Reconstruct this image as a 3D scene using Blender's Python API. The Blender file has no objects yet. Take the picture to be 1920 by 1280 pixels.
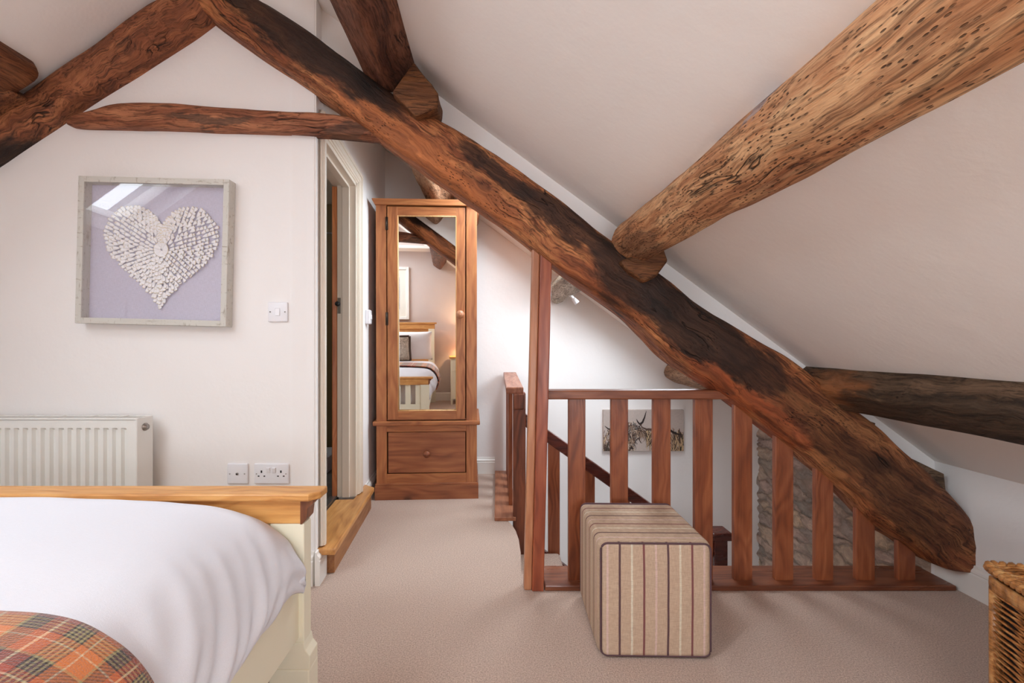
import bpy, bmesh, math, random
from mathutils import Vector, Matrix, noise
C = bpy.context.scene.collection
SC = bpy.context.scene
random.seed(4)
F, VX, VY, H = 850.0, 930.0, 650.0, 1.0
def P(px, py, Y):
    """world point seen at a photo pixel when it stands at depth Y"""
    return Vector(((px-VX)/F*Y, Y, H-(py-VY)/F*Y))

# ------------------------------------------------------------------ object helpers
def meta(o, label=None, cat=None, group=None, kind=None):
    if label: o['label'] = label
    if cat: o['category'] = cat
    if group: o['group'] = group
    if kind: o['kind'] = kind
    return o
def thing(name, label, cat, loc=(0, 0, 0), rotz=0.0, group=None):
    o = bpy.data.objects.new(name, None)
    o.empty_display_size = .05
    C.objects.link(o)
    o.location = loc
    o.rotation_euler = (0, 0, rotz)
    return meta(o, label, cat, group)
def obj(name, bm, mat, parent=None, smooth=False, loc=None):
    me = bpy.data.meshes.new(name)
    bm.normal_update()
    bm.to_mesh(me); bm.free()
    mats = mat if isinstance(mat, (list, tuple)) else [mat]
    for m in mats: me.materials.append(m)
    if smooth:
        for p in me.polygons: p.use_smooth = True
    o = bpy.data.objects.new(name, me)
    C.objects.link(o)
    if parent: o.parent = parent
    if loc: o.location = loc
    return o
def recentre(o):
    """move the mesh origin to the base of its bounds"""
    me = o.data
    xs = [v.co for v in me.vertices]
    c = Vector(((min(v.x for v in xs)+max(v.x for v in xs))/2, (min(v.y for v in xs)+max(v.y for v in xs))/2, min(v.z for v in xs)))
    me.transform(Matrix.Translation(-c)); o.location = o.location + c
    return o
def BM(): return bmesh.new()
def box(bm, x0, x1, y0, y1, z0, z1, bev=0.0, seg=2, mi=0, top_dx=0, mat=None):
    t = bmesh.new()
    r = bmesh.ops.create_cube(t, size=1)
    for v in t.verts:
        v.co = Vector((x0+(v.co.x+.5)*(x1-x0), y0+(v.co.y+.5)*(y1-y0), z0+(v.co.z+.5)*(z1-z0)))
    if bev > 0:
        bmesh.ops.bevel(t, geom=list(t.edges), offset=bev, segments=seg, affect='EDGES', profile=.5)
    if top_dx:
        for v in t.verts: v.co.x += top_dx*(v.co.z-z0)/(z1-z0)
    if mat is not None: t.transform(mat)
    merge(bm, t, mi)
    return bm
def merge(bm, t, mi=0):
    vm = {}
    for v in t.verts: vm[v] = bm.verts.new(v.co)
    for f in t.faces:
        try:
            nf = bm.faces.new([vm[v] for v in f.verts]); nf.material_index = mi; nf.smooth = f.smooth
        except ValueError: pass
    t.free()
def prism(bm, pts, a0, a1, axis='y', bev=0.0, mi=0):
    """extrude a 2-D outline; axis y: pts are (x,z); axis x: pts are (y,z); axis z: (x,y)"""
    t = bmesh.new()
    def mk(p, a):
        if axis == 'y': return Vector((p[0], a, p[1]))
        if axis == 'x': return Vector((a, p[0], p[1]))
        return Vector((p[0], p[1], a))
    A = [t.verts.new(mk(p, a0)) for p in pts]; B = [t.verts.new(mk(p, a1)) for p in pts]
    n = len(pts)
    t.faces.new(A); t.faces.new(B[::-1])
    for i in range(n): t.faces.new((A[i], B[i], B[(i+1) % n], A[(i+1) % n]))
    bmesh.ops.recalc_face_normals(t, faces=t.faces)
    if bev: bmesh.ops.bevel(t, geom=list(t.edges), offset=bev, segments=2, affect='EDGES', profile=.5)
    merge(bm, t, mi)
    return bm
def tube(bm, pts, r, n=8, mi=0, cap=True, closed=False):
    pts = [Vector(p) for p in pts]
    rings = []
    m = len(pts)
    up = Vector((0, 0, 1))
    for i, p in enumerate(pts):
        if closed: d = pts[(i+1) % m]-pts[i-1]
        else: d = pts[min(i+1, m-1)]-pts[max(i-1, 0)]
        d.normalize()
        u = up if abs(d.dot(up)) < .95 else Vector((1, 0, 0))
        a = d.cross(u).normalized(); b = a.cross(d).normalized()
        rr = r[i] if isinstance(r, (list, tuple)) else r
        rings.append([bm.verts.new(p+(a*math.cos(2*math.pi*k/n)+b*math.sin(2*math.pi*k/n))*rr) for k in range(n)])
    for i in range(m if closed else m-1):
        A, B = rings[i], rings[(i+1) % m]
        for k in range(n):
            f = bm.faces.new((A[k], A[(k+1) % n], B[(k+1) % n], B[k])); f.material_index = mi; f.smooth = True
    if cap and not closed:
        bm.faces.new(rings[0][::-1]).material_index = mi; bm.faces.new(rings[-1]).material_index = mi
    return bm
def lathe(bm, prof, n=24, c=(0, 0, 0), axis='z', mi=0):
    """prof: (radius, height) pairs"""
    rings = []
    for r, h in prof:
        ring = []
        for k in range(n):
            a = 2*math.pi*k/n
            x, y = r*math.cos(a), r*math.sin(a)
            co = (x, y, h) if axis == 'z' else ((x, -h, y) if axis == 'y' else (h, x, y))
            ring.append(bm.verts.new(Vector(c)+Vector(co)))
        rings.append(ring)
    for A, B in zip(rings, rings[1:]):
        for k in range(n):
            f = bm.faces.new((A[k], A[(k+1) % n], B[(k+1) % n], B[k])); f.smooth = True; f.material_index = mi
    try:
        bm.faces.new(rings[0][::-1]).material_index = mi; bm.faces.new(rings[-1]).material_index = mi
    except ValueError: pass
    bmesh.ops.recalc_face_normals(bm, faces=bm.faces)
    return bm
def grid(bm, fn, nu, nv, mi=0, uv=None):
    V = [[bm.verts.new(fn(i/nu, j/nv)) for j in range(nv+1)] for i in range(nu+1)]
    for i in range(nu):
        for j in range(nv):
            f = bm.faces.new((V[i][j], V[i+1][j], V[i+1][j+1], V[i][j+1])); f.smooth = True; f.material_index = mi
            if uv is not None:
                for lp, (a, b) in zip(f.loops, ((i, j), (i+1, j), (i+1, j+1), (i, j+1))):
                    lp[uv].uv = (a/nu, b/nv)
    return bm

# ------------------------------------------------------------------ materials
def s2l(c): return tuple(((x/255)/12.92 if x/255 <= .04045 else ((x/255+.055)/1.055)**2.4) for x in c)+(1.0,)
class NT:
    def __init__(s, name):
        s.m = bpy.data.materials.new(name); s.m.use_nodes = True
        s.t = s.m.node_tree; s.t.nodes.clear()
        s.out = s.n('ShaderNodeOutputMaterial'); s.b = s.n('ShaderNodeBsdfPrincipled')
        s.l(s.b.outputs[0], s.out.inputs[0])
    def n(s, k, **kw):
        nd = s.t.nodes.new(k)
        for a, v in kw.items(): setattr(nd, a, v)
        return nd
    def l(s, a, b): s.t.links.new(a, b)
    def inp(s, sock, v):
        if hasattr(v, 'bl_idname') or isinstance(v, bpy.types.NodeSocket): s.l(v, sock)
        else: sock.default_value = v
    def co(s, kind='Object'): return s.n('ShaderNodeTexCoord').outputs[kind]
    def map(s, v, loc=(0, 0, 0), rot=(0, 0, 0), sc=(1, 1, 1)):
        m = s.n('ShaderNodeMapping'); s.l(v, m.inputs[0])
        m.inputs['Location'].default_value = loc; m.inputs['Rotation'].default_value = rot; m.inputs['Scale'].default_value = sc
        return m.outputs[0]
    def noise(s, v, scale, detail=4, rough=.55, dist=0, out='Fac'):
        m = s.n('ShaderNodeTexNoise'); s.l(v, m.inputs['Vector'])
        m.inputs['Scale'].default_value = scale; m.inputs['Detail'].default_value = detail
        m.inputs['Roughness'].default_value = rough; m.inputs['Distortion'].default_value = dist
        return m.outputs[out]
    def vor(s, v, scale, out='Distance', feature='F1', rnd=1.0):
        m = s.n('ShaderNodeTexVoronoi', feature=feature); s.l(v, m.inputs['Vector'])
        m.inputs['Scale'].default_value = scale; m.inputs['Randomness'].default_value = rnd
        return m.outputs[out]
    def math(s, op, a, b=0.0, clamp=False):
        m = s.n('ShaderNodeMath', operation=op); m.use_clamp = clamp
        s.inp(m.inputs[0], a); s.inp(m.inputs[1], b)
        return m.outputs[0]
    def vm(s, op, a, b=(0, 0, 0), out=0):
        m = s.n('ShaderNodeVectorMath', operation=op); s.inp(m.inputs[0], a); s.inp(m.inputs[1], b)
        return m.outputs[out]
    def scale(s, v, k):
        m = s.n('ShaderNodeVectorMath', operation='SCALE'); s.l(v, m.inputs[0]); m.inputs['Scale'].default_value = k
        return m.outputs[0]
    def rng(s, v, a, b, c=0.0, d=1.0, smooth=False):
        m = s.n('ShaderNodeMapRange'); m.interpolation_type = 'SMOOTHSTEP' if smooth else 'LINEAR'
        s.l(v, m.inputs[0])
        for i, x in enumerate((a, b, c, d)): m.inputs[i+1].default_value = x
        return m.outputs[0]
    def ramp(s, v, stops, interp='LINEAR'):
        m = s.n('ShaderNodeValToRGB'); m.color_ramp.interpolation = interp
        e = m.color_ramp.elements
        e[0].position, e[0].color = stops[0]; e[1].position, e[1].color = stops[-1]
        for p, c in stops[1:-1]:
            x = e.new(p); x.color = c
        s.l(v, m.inputs[0]); return m.outputs[0]
    def mix(s, f, a, b, mode='MIX'):
        m = s.n('ShaderNodeMix', data_type='RGBA', blend_type=mode)
        s.inp(m.inputs[0], f); s.inp(m.inputs[6], a); s.inp(m.inputs[7], b)
        return m.outputs[2]
    def sep(s, v):
        m = s.n('ShaderNodeSeparateXYZ'); s.l(v, m.inputs[0]); return m.outputs
    def comb(s, x=0.0, y=0.0, z=0.0):
        m = s.n('ShaderNodeCombineXYZ')
        for i, a in enumerate((x, y, z)): s.inp(m.inputs[i], a)
        return m.outputs[0]
    def col(s, c): s.inp(s.b.inputs['Base Color'], c)
    def rough(s, r): s.inp(s.b.inputs['Roughness'], r)
    def bump(s, h, strength=.4, dist=.01):
        m = s.n('ShaderNodeBump'); s.l(h, m.inputs['Height'])
        m.inputs['Strength'].default_value = strength; m.inputs['Distance'].default_value = dist
        s.l(m.outputs[0], s.b.inputs['Normal'])
def plain(name, rgb, rough=.5, metal=0.0, bump=None, spec=None):
    t = NT(name); t.col(s2l(rgb)); t.rough(rough); t.b.inputs['Metallic'].default_value = metal
    if spec is not None: t.b.inputs['Specular IOR Level'].default_value = spec
    if bump: t.bump(t.noise(t.co(), bump[0], 4), bump[1], bump[2])
    return t.m
def paint(name, rgb, rough=.75):
    t = NT(name); v = t.co()
    n = t.noise(v, 3.0, 3)
    t.col(t.mix(t.rng(n, .35, .65, 0, .06), s2l(rgb), s2l([x*.93 for x in rgb])))
    t.rough(rough); t.b.inputs['Specular IOR Level'].default_value = .25
    t.bump(t.math('ADD', t.noise(v, 9, 3), t.math('MULTIPLY', t.noise(v, 90, 3), .12)), .25, .012)
    return t.m
def wood(name, light, mid, dark, axis='z', rough=.42, k=1.0, knots=False, bump=.15, off=0.0):
    """planed furniture timber, grain along the given object axis"""
    t = NT(name); v = t.co()
    ax = {'x': 0, 'y': 1, 'z': 2}[axis]
    sc = [14*k]*3; sc[ax] = 1.6*k
    w = t.vm('ADD', v, t.scale(t.noise(v, 2.2*k, 2, out='Color'), .12))
    if off: w = t.vm('ADD', w, (off, off*1.7, off*.6))
    g = t.noise(t.map(w, sc=sc), 1.6, 5, .6, .4)
    bands = t.rng(t.math('SINE', t.math('MULTIPLY', t.noise(t.map(w, sc=[x*.45 for x in sc]), 1.0, 2, .5), 75.0)), -1, 1, 0, 1)
    fine = [120*k]*3; fine[ax] = 5*k
    f = t.noise(t.map(v, sc=fine), 1.0, 3)
    h = t.math('ADD', t.math('MULTIPLY', g, .78), t.math('MULTIPLY', bands, .22))
    c = t.ramp(h, [(.18, s2l(dark)), (.42, s2l(mid)), (.75, s2l(light))])
    c = t.mix(t.rng(f, .35, .7, 0, .35), c, s2l(dark))
    if knots:
        ks = [2.6]*3; ks[ax] = 1.6
        d = t.vor(t.map(v, sc=ks, loc=(.37, .1, .22)), 1.5)
        c = t.mix(t.rng(d, .05, .11, .85, 0, True), c, s2l((70, 34, 18)))
    t.col(c); t.rough(t.rng(g, .3, .7, rough+.08, rough-.05))
    t.bump(t.math('ADD', g, f), bump, .003)
    return t.m
def beam_mat(name, lo, mid, hi, stains=(), spots=(), worm=.5, dark=(24, 15, 11), rough=.62, seed=0.0, swirl=.05):
    """old hewn timber; local x runs along the beam. stains / spots: (x, z, rx, rz, amount[, colour])"""
    t = NT(name); v0 = t.co()
    v = t.vm('ADD', v0, (seed, seed*.7, seed*1.3))
    w = t.vm('ADD', v, t.scale(t.vm('SUBTRACT', t.noise(v, 3.5, 3, out='Color'), (.5, .5, .5)), swirl*2.2))
    g = t.noise(t.map(w, sc=(2.2, 26, 26)), 1.0, 7, .62, .5)
    fine = t.noise(t.map(w, sc=(9, 150, 150)), 1.0, 4, .6)
    big = t.noise(t.map(v, sc=(1.0, 2.5, 2.5)), 2.4, 4, .6)
    h = t.math('ADD', t.math('MULTIPLY', t.math('ADD', t.math('MULTIPLY', t.math('SUBTRACT', g, .5), 1.5), .5), .75), t.math('MULTIPLY', big, .45))
    c = t.ramp(h, [(.38, s2l(lo)), (.56, s2l(mid)), (.80, s2l(hi))])
    c = t.mix(t.rng(fine, .46, .64, 0, .75), c, s2l([x*.42 for x in lo]))
    sk = t.noise(t.map(w, sc=(3.2, 15, 15), loc=(7, 2, 1)), 1.0, 5, .65)
    c = t.mix(t.rng(sk, .5, .62, 0, .55), c, s2l([a_*.55+b_*.45 for a_, b_ in zip(lo, mid)]))
    c = t.mix(t.rng(sk, .46, .36, 0, .45), c, s2l(hi))
    # long cracks
    ck = t.noise(t.map(w, sc=(1.3, 17, 17), loc=(3.1, .4, .2)), 1.0, 3, .5)
    crack = t.rng(t.math('ABSOLUTE', t.math('SUBTRACT', ck, .5)), .0, .012, 1, 0)
    crack = t.math('MULTIPLY', crack, t.rng(t.noise(v, 3.0, 2), .52, .6, 0, 1))
    dist = t.vm('ADD', v0, t.scale(t.vm('SUBTRACT', t.noise(t.map(v, sc=(1, 3, 3)), 5.0, 4, .65, out='Color'), (.5, .5, .5)), .16))
    def blob(x, z, rx, rz):
        q = t.vm('MULTIPLY', t.vm('SUBTRACT', dist, (x, 0, z)), (1/rx, 0, 1/rz))
        return t.rng(t.vm('LENGTH', q, out='Value'), .78, 1.12, 1, 0, True)
    for sp in spots:
        c = t.mix(t.math('MULTIPLY', blob(*sp[:4]), sp[4]), c, t.mix(t.rng(g, .35, .7, 0, 1), s2l([x*.6 for x in sp[5]]), s2l(sp[5])))
    for st in stains:
        dk = t.mix(t.rng(g, .4, .75, 0, 1), s2l(dark), s2l([x*2.0+4 for x in dark]))
        c = t.mix(t.math('MULTIPLY', blob(*st[:4]), st[4]), c, dk)
    # worm holes
    wm = t.vor(t.map(v, sc=(50, 150, 150)), 1.0)
    holes = t.math('MULTIPLY', t.rng(wm, .16, .26, 1, 0), t.rng(t.noise(v, 7, 3), .62-worm*.25, .75-worm*.25, 0, 1))
    wm2 = t.vor(t.map(v, sc=(14, 42, 42), loc=(.5, .2, .9)), 1.0)
    holes2 = t.rng(wm2, .03, .055, 1, 0)
    c = t.mix(t.math('MULTIPLY', holes, .8), c, s2l([x*.35 for x in lo]))
    c = t.mix(t.math('MAXIMUM', t.math('MULTIPLY', holes2, .8), t.math('MULTIPLY', crack, .9)), c, s2l((14, 8, 6)))
    t.col(c); t.rough(t.rng(fine, .3, .7, rough-.12, rough+.12)); t.b.inputs['Specular IOR Level'].default_value = .35
    hh = t.math('ADD', t.math('ADD', t.math('MULTIPLY', g, 1.0), t.math('MULTIPLY', fine, .35)), t.math('MULTIPLY', big, .6))
    hh = t.math('SUBTRACT', hh, t.math('MULTIPLY', t.math('MAXIMUM', t.math('MAXIMUM', holes, holes2), crack), .8))
    t.bump(hh, .9, .012)
    return t.m

M = {}
M['wall'] = paint('wall_paint', (241, 238, 236))
M['ceil'] = paint('ceiling_paint', (246, 241, 236))
M['plum'] = paint('rear_wall_paint', (205, 190, 184))
M['gloss'] = plain('white_gloss_paint', (236, 232, 226), .35)
M['trim'] = plain('cream_gloss_paint', (228, 217, 202), .38)
M['white'] = plain('white_plastic', (236, 236, 240), .28)
M['rad'] = plain('radiator_enamel', (236, 236, 232), .3)
M['steel'] = plain('steel', (160, 155, 150), .3, .9)
M['brass'] = plain('aged_metal', (60, 52, 46), .4, .8)
M['black'] = plain('black', (14, 12, 11), .6)
M['cream'] = plain('cream_furniture_paint', (236, 230, 206), .4, bump=(60, .05, .002))
OAK = ((226, 172, 104), (208, 148, 82), (168, 108, 56))
M['oak_x'] = wood('oak_x', *OAK, axis='x', k=1.4, rough=.4)
M['oak_y'] = wood('oak_y', *OAK, axis='y', k=1.4, rough=.4)
M['oak_step'] = wood('oak_step', (216, 160, 98), (196, 138, 78), (150, 96, 52), axis='y', k=1.0, rough=.35)
M['oak_riser'] = wood('oak_riser', (176, 122, 74), (156, 102, 60), (112, 68, 40), axis='y', k=1.2)
M['oak_dark'] = wood('oak_dark', (150, 96, 62), (124, 74, 46), (84, 46, 30), axis='z', k=1.6)
PINE = ((190, 126, 76), (168, 102, 60), (120, 68, 38))
M['pine_z'] = wood('pine_z', *PINE, axis='z', k=1.0, knots=True)
M['pine_x'] = wood('pine_x', *PINE, axis='x', k=1.0, knots=True, off=.3)
M['pine_b'] = wood('pine_b', (176, 112, 70), (150, 88, 54), (104, 56, 34), axis='x', k=.8, knots=True, off=.9)
M['pine_door'] = wood('pine_door', (206, 130, 72), (184, 108, 56), (140, 74, 36), axis='z')
RED = ((168, 100, 64), (140, 76, 46), (94, 46, 28))
M['red_z'] = wood('baluster_wood', *RED, axis='z', k=1.1, rough=.34, bump=.25)
M['red_x'] = wood('handrail_wood', *[[x*.9 for x in c] for c in RED], axis='x', k=1.1, rough=.45, bump=.2)
M['red_y'] = wood('handrail_wood_y', (176, 118, 88), (150, 92, 66), (110, 60, 42), axis='y', k=1.1, rough=.34, bump=.2)
M['rail_dark'] = wood('stair_rail_wood', (104, 46, 34), (78, 32, 24), (48, 18, 14), axis='x', k=1.1, rough=.25, bump=.2)
M['board_x'] = wood('floor_board_wood', (150, 92, 62), (118, 66, 44), (76, 38, 26), axis='x', k=.8, rough=.3, bump=.2)
M['board_y'] = wood('floor_board_wood_y', (190, 132, 98), (160, 102, 72), (116, 66, 44), axis='y', k=.8, rough=.35, bump=.2)
M['newel'] = wood('newel_wood', (150, 84, 54), (112, 60, 38), (58, 30, 20), axis='z', k=.9, rough=.4, bump=.5)
M['post'] = wood('post_wood', (176, 98, 64), (150, 74, 46), (104, 48, 30), axis='z', k=.9, rough=.38, bump=.2)
M['post_l'] = wood('post_wood_pale', (200, 142, 104), (180, 118, 82), (140, 86, 58), axis='z', k=.9, rough=.38, bump=.15)

def carpet_mat():
    t = NT('carpet'); v = t.co()
    a = t.noise(v, 480, 2, .6); b = t.noise(v, 190, 3, .6); c = t.noise(v, 2.2, 3)
    col = t.ramp(t.math('ADD', t.math('MULTIPLY', a, .6), t.math('MULTIPLY', b, .4)),
                 [(.36, s2l((142, 114, 100))), (.5, s2l((200, 172, 154))), (.64, s2l((236, 212, 194)))])
    col = t.mix(t.rng(c, .3, .7, 0, .15), col, s2l((178, 154, 142)))
    t.col(col); t.rough(.95); t.b.inputs['Specular IOR Level'].default_value = .1
    t.b.inputs['Sheen Weight'].default_value = .3
    t.bump(t.math('ADD', a, b), .7, .006)
    return t.m
M['carpet'] = carpet_mat()
def linen(name, rgb, scale=500, amt=.12, rough=.85):
    t = NT(name); v = t.co()
    x = t.noise(t.map(v, sc=(scale*.15, scale*1.2, scale*1.2)), 1.0, 2); y = t.noise(t.map(v, sc=(scale*1.2, scale*1.2, scale*.15)), 1.0, 2)
    h = t.math('ADD', t.math('MULTIPLY', x, .5), t.math('MULTIPLY', y, .5))
    t.col(t.mix(t.rng(h, .35, .65, 0, 1), s2l([c*(1-amt) for c in rgb]), s2l([min(255, c*(1+amt*.4)) for c in rgb])))
    t.rough(rough); t.b.inputs['Specular IOR Level'].default_value = .2; t.bump(h, .3, .002)
    return t.m
M['lilac'] = linen('lilac_linen', (208, 204, 222), 420, .06)
M['duvet'] = linen('white_cotton', (228, 228, 234), 900, .02, .8)
M['pillow'] = linen('pillow_cotton', (240, 236, 236), 900, .02, .8)
def stripes(name, axis, off=0.0):
    t = NT(name); v = t.co(); s = t.sep(v)
    u = s[axis]
    wob = t.math('MULTIPLY', t.math('SUBTRACT', t.noise(v, 9, 2), .5), .003)
    u = t.math('ADD', t.math('ADD', u, off), wob)
    p = .0385
    q = t.math('FRACT', t.math('DIVIDE', u, p*4))
    base = s2l((198, 172, 148))
    w = .085/4*1.05
    st = []
    cols = [(216, 188, 178), (92, 66, 72), (222, 212, 190), (128, 76, 78)]
    st.append((0.0, base))
    for i, c in enumerate(cols):
        a = (i+.5)/4
        st.append((a-w, s2l(c))); st.append((a+w, base))
    st.append((1.0, base))
    c = t.ramp(q, st, 'CONSTANT')
    wv = t.noise(t.map(v, sc=(60, 60, 700)), 1.0, 2); wx = t.noise(t.map(v, sc=(700, 700, 60)), 1.0, 2)
    h = t.math('MULTIPLY', t.math('ADD', wv, wx), .5)
    c = t.mix(t.rng(h, .4, .6, 0, .32), c, s2l((124, 100, 84)))
    t.col(c); t.rough(.9); t.b.inputs['Specular IOR Level'].default_value = .15; t.bump(h, .35, .002)
    return t.m
def plaid():
    t = NT('tartan_wool'); v = t.co('UV'); s = t.sep(v)
    fz = t.noise(t.co(), 420, 3)
    def bands(u, ph):
        q = t.math('FRACT', t.math('ADD', u, ph))
        o, r, g, b, pl, w = s2l((214, 122, 52)), s2l((170, 70, 40)), s2l((164, 150, 98)), s2l((44, 30, 26)), s2l((96, 62, 62)), s2l((222, 196, 158))
        return t.ramp(q, [(0, o), (.10, w), (.125, o), (.22, b), (.245, g), (.27, b), (.295, g), (.32, pl), (.345, g), (.37, b), (.395, g), (.42, b),
                          (.445, r), (.55, w), (.575, r), (.67, b), (.69, pl), (.72, b), (.745, pl), (.77, b), (.795, pl), (.82, b), (.85, g), (.88, o), (1, o)][:31], 'CONSTANT')
    a = bands(t.math('MULTIPLY', s[0], 11), .05); b = bands(t.math('MULTIPLY', s[1], 5.6), .9)
    tw = t.math('FRACT', t.math('MULTIPLY', t.math('ADD', s[0], t.math('MULTIPLY', s[1], .7)), 160))
    c = t.mix(t.rng(tw, .3, .7, .3, .7), a, b)
    c = t.mix(t.rng(fz, .35, .7, 0, .35), c, t.mix(.5, a, b, 'MULTIPLY'))
    t.col(c); t.rough(.95); t.b.inputs['Sheen Weight'].default_value = .5; t.bump(fz, .6, .004)
    return t.m
M['plaid'] = plaid()
def stone_mat():
    t = NT('rubble_stone'); v = t.co()
    w = t.vm('ADD', v, t.scale(t.vm('SUBTRACT', t.noise(v, 6, 4, out='Color'), (.5, .5, .5)), .10))
    q = t.map(w, sc=(1, 4.2, 13))
    cell = t.n('ShaderNodeTexVoronoi'); t.l(q, cell.inputs['Vector']); cell.inputs['Scale'].default_value = 1.0
    cs = t.sep(cell.outputs['Color'])
    c = t.ramp(cs[0], [(0, s2l((178, 160, 148))), (.25, s2l((214, 188, 160))), (.45, s2l((160, 152, 144))), (.65, s2l((194, 168, 156))), (.85, s2l((206, 182, 164))), (1, s2l((150, 138, 128)))])
    n = t.noise(t.map(w, sc=(1, 1, 2)), 16, 6, .65, .8)
    c = t.mix(t.rng(n, .38, .66, 0, .6), c, s2l((122, 108, 102)))
    e = t.n('ShaderNodeTexVoronoi', feature='DISTANCE_TO_EDGE'); t.l(q, e.inputs['Vector']); e.inputs['Scale'].default_value = 1.0
    mo = t.rng(e.outputs[0], .0, .09, 1, 0, True)
    c = t.mix(t.math('MULTIPLY', mo, .75), c, s2l((150, 134, 122)))
    t.col(c); t.rough(.9)
    t.bump(t.math('ADD', t.math('MULTIPLY', n, .5), t.rng(e.outputs[0], 0, .15)), .9, .02)
    return t.m
M['stone'] = stone_mat()
def slate_mat():
    t = NT('slate_tile'); v = t.co()
    b = t.n('ShaderNodeTexBrick'); t.l(t.map(v, sc=(4, 4, 4)), b.inputs['Vector'])
    b.inputs['Color1'].default_value = s2l((128, 126, 118)); b.inputs['Color2'].default_value = s2l((100, 100, 96)); b.inputs['Mortar'].default_value = s2l((150, 146, 138))
    c = t.mix(t.rng(t.noise(v, 14, 5), .3, .7, 0, .5), b.outputs[0], s2l((92, 88, 82)))
    t.col(c); t.rough(.5); return t.m
M['slate'] = slate_mat()
def distressed():
    t = NT('distressed_paint'); v = t.co()
    a = t.noise(t.map(v, sc=(14, 60, 60)), 1.0, 5, .7); b = t.noise(t.map(v, sc=(60, 60, 14)), 1.0, 5, .7)
    c = t.mix(t.rng(t.math('MINIMUM', a, b), .34, .42, .75, 0), s2l((205, 202, 194)), s2l((150, 138, 120)))
    t.col(c); t.rough(.6); t.bump(a, .4, .002); return t.m
M['frame'] = distressed()
M['petal'] = plain('shell_white', (246, 244, 246), .35)
M['petal_tip'] = plain('shell_gold', (226, 212, 186), .3)
def glass_mat(name, refl=.12):
    t = NT(name); t.t.nodes.remove(t.b)
    tr = t.n('ShaderNodeBsdfTransparent'); gl = t.n('ShaderNodeBsdfGlossy'); gl.inputs['Roughness'].default_value = .0
    lw = t.n('ShaderNodeLayerWeight'); lw.inputs['Blend'].default_value = .5
    mx = t.n('ShaderNodeMixShader'); t.l(t.math('ADD', t.math('MULTIPLY', t.math('POWER', lw.outputs['Facing'], 4.5), .6), refl*.5, True), mx.inputs[0])
    t.l(tr.outputs[0], mx.inputs[1]); t.l(gl.outputs[0], mx.inputs[2]); t.l(mx.outputs[0], t.out.inputs[0])
    return t.m
M['glass'] = glass_mat('picture_glass')
M['mirror'] = plain('mirror_silver', (232, 230, 228), .0, 1.0)
def wicker_mat(name, a, b):
    t = NT(name); v = t.co()
    n = t.noise(v, 35, 4, .6); f = t.noise(t.map(v, sc=(30, 30, 400)), 1.0, 2)
    t.col(t.ramp(t.math('ADD', t.math('MULTIPLY', n, .7), t.math('MULTIPLY', f, .3)), [(.32, s2l([x*.5 for x in a])), (.5, s2l(a)), (.68, s2l(b))]))
    t.rough(.32); t.bump(n, .3, .002); return t.m
M['wicker'] = wicker_mat('wicker_cane', (176, 112, 58), (222, 172, 112))
M['wicker_rim'] = wicker_mat('wicker_band', (190, 130, 74), (226, 178, 118))
M['dark_in'] = plain('basket_core', (40, 30, 24), .9)
M['bath'] = plain('bathroom_wall_shade', (118, 98, 64), .35)  # dark brown stands in for the dimness of unlit walls

# ------------------------------------------------------------------ room shell
def zr(x): return 1.915-.737*x            # right-hand roof slope
def zl(x): return 3.445+.72*x             # left-hand roof slope
XR = (1.915-3.445)/(1.457)                # ridge
XK = 1.92                                 # right knee wall
XKL = -4.02
YR, YT, YB = -1.1, 1.91, 3.59             # rear wall, truss wall, gable behind the stairs
def struct(name, bm, mat, smooth=False): return meta(obj(name, bm, mat, None, smooth), kind='structure')

def slope_ceiling(name, xs, f, y0, y1, holes):
    X = sorted(set(xs+[h[0] for h in holes]+[h[1] for h in holes])); Yv = sorted(set([y0, y1]+[h[2] for h in holes]+[h[3] for h in holes]))
    bm = BM(); V = {}
    def vt(x, y):
        if (x, y) not in V: V[(x, y)] = bm.verts.new((x, y, f(x)))
        return V[(x, y)]
    for a, b in zip(X, X[1:]):
        for c, d in zip(Yv, Yv[1:]):
            if any(h[0] <= a and b <= h[1] and h[2] <= c and d <= h[3] for h in holes): continue
            bm.faces.new((vt(a, c), vt(a, d), vt(b, d), vt(b, c)))
    bmesh.ops.recalc_face_normals(bm, faces=bm.faces)
    if sum(fc.normal.z for fc in bm.faces) > 0: bmesh.ops.reverse_faces(bm, faces=bm.faces)
    r = bmesh.ops.extrude_face_region(bm, geom=list(bm.faces))
    for e in r['geom']:
        if isinstance(e, bmesh.types.BMVert): e.co.z += .08
    bmesh.ops.recalc_face_normals(bm, faces=bm.faces)
    return struct(name, bm, M['ceil'])
SKY_L = [(-2.40, -1.60, .78, 1.18), (-2.20, -1.22, -.90, .0)]
SKY_R_UNSEEN = [(-.28, .38, 2.40, 3.20), (.66, 1.20, 2.45, 3.20)]
slope_ceiling('ceiling', [XKL, XR], zl, YR, 2.0, SKY_L)
slope_ceiling('ceiling', [XR, XK+.2], zr, YR, YB, SKY_R_UNSEEN)
LC = (.865, .97, 1.06)
PW = (11, 73, 37, 4, 32, 29)
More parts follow.
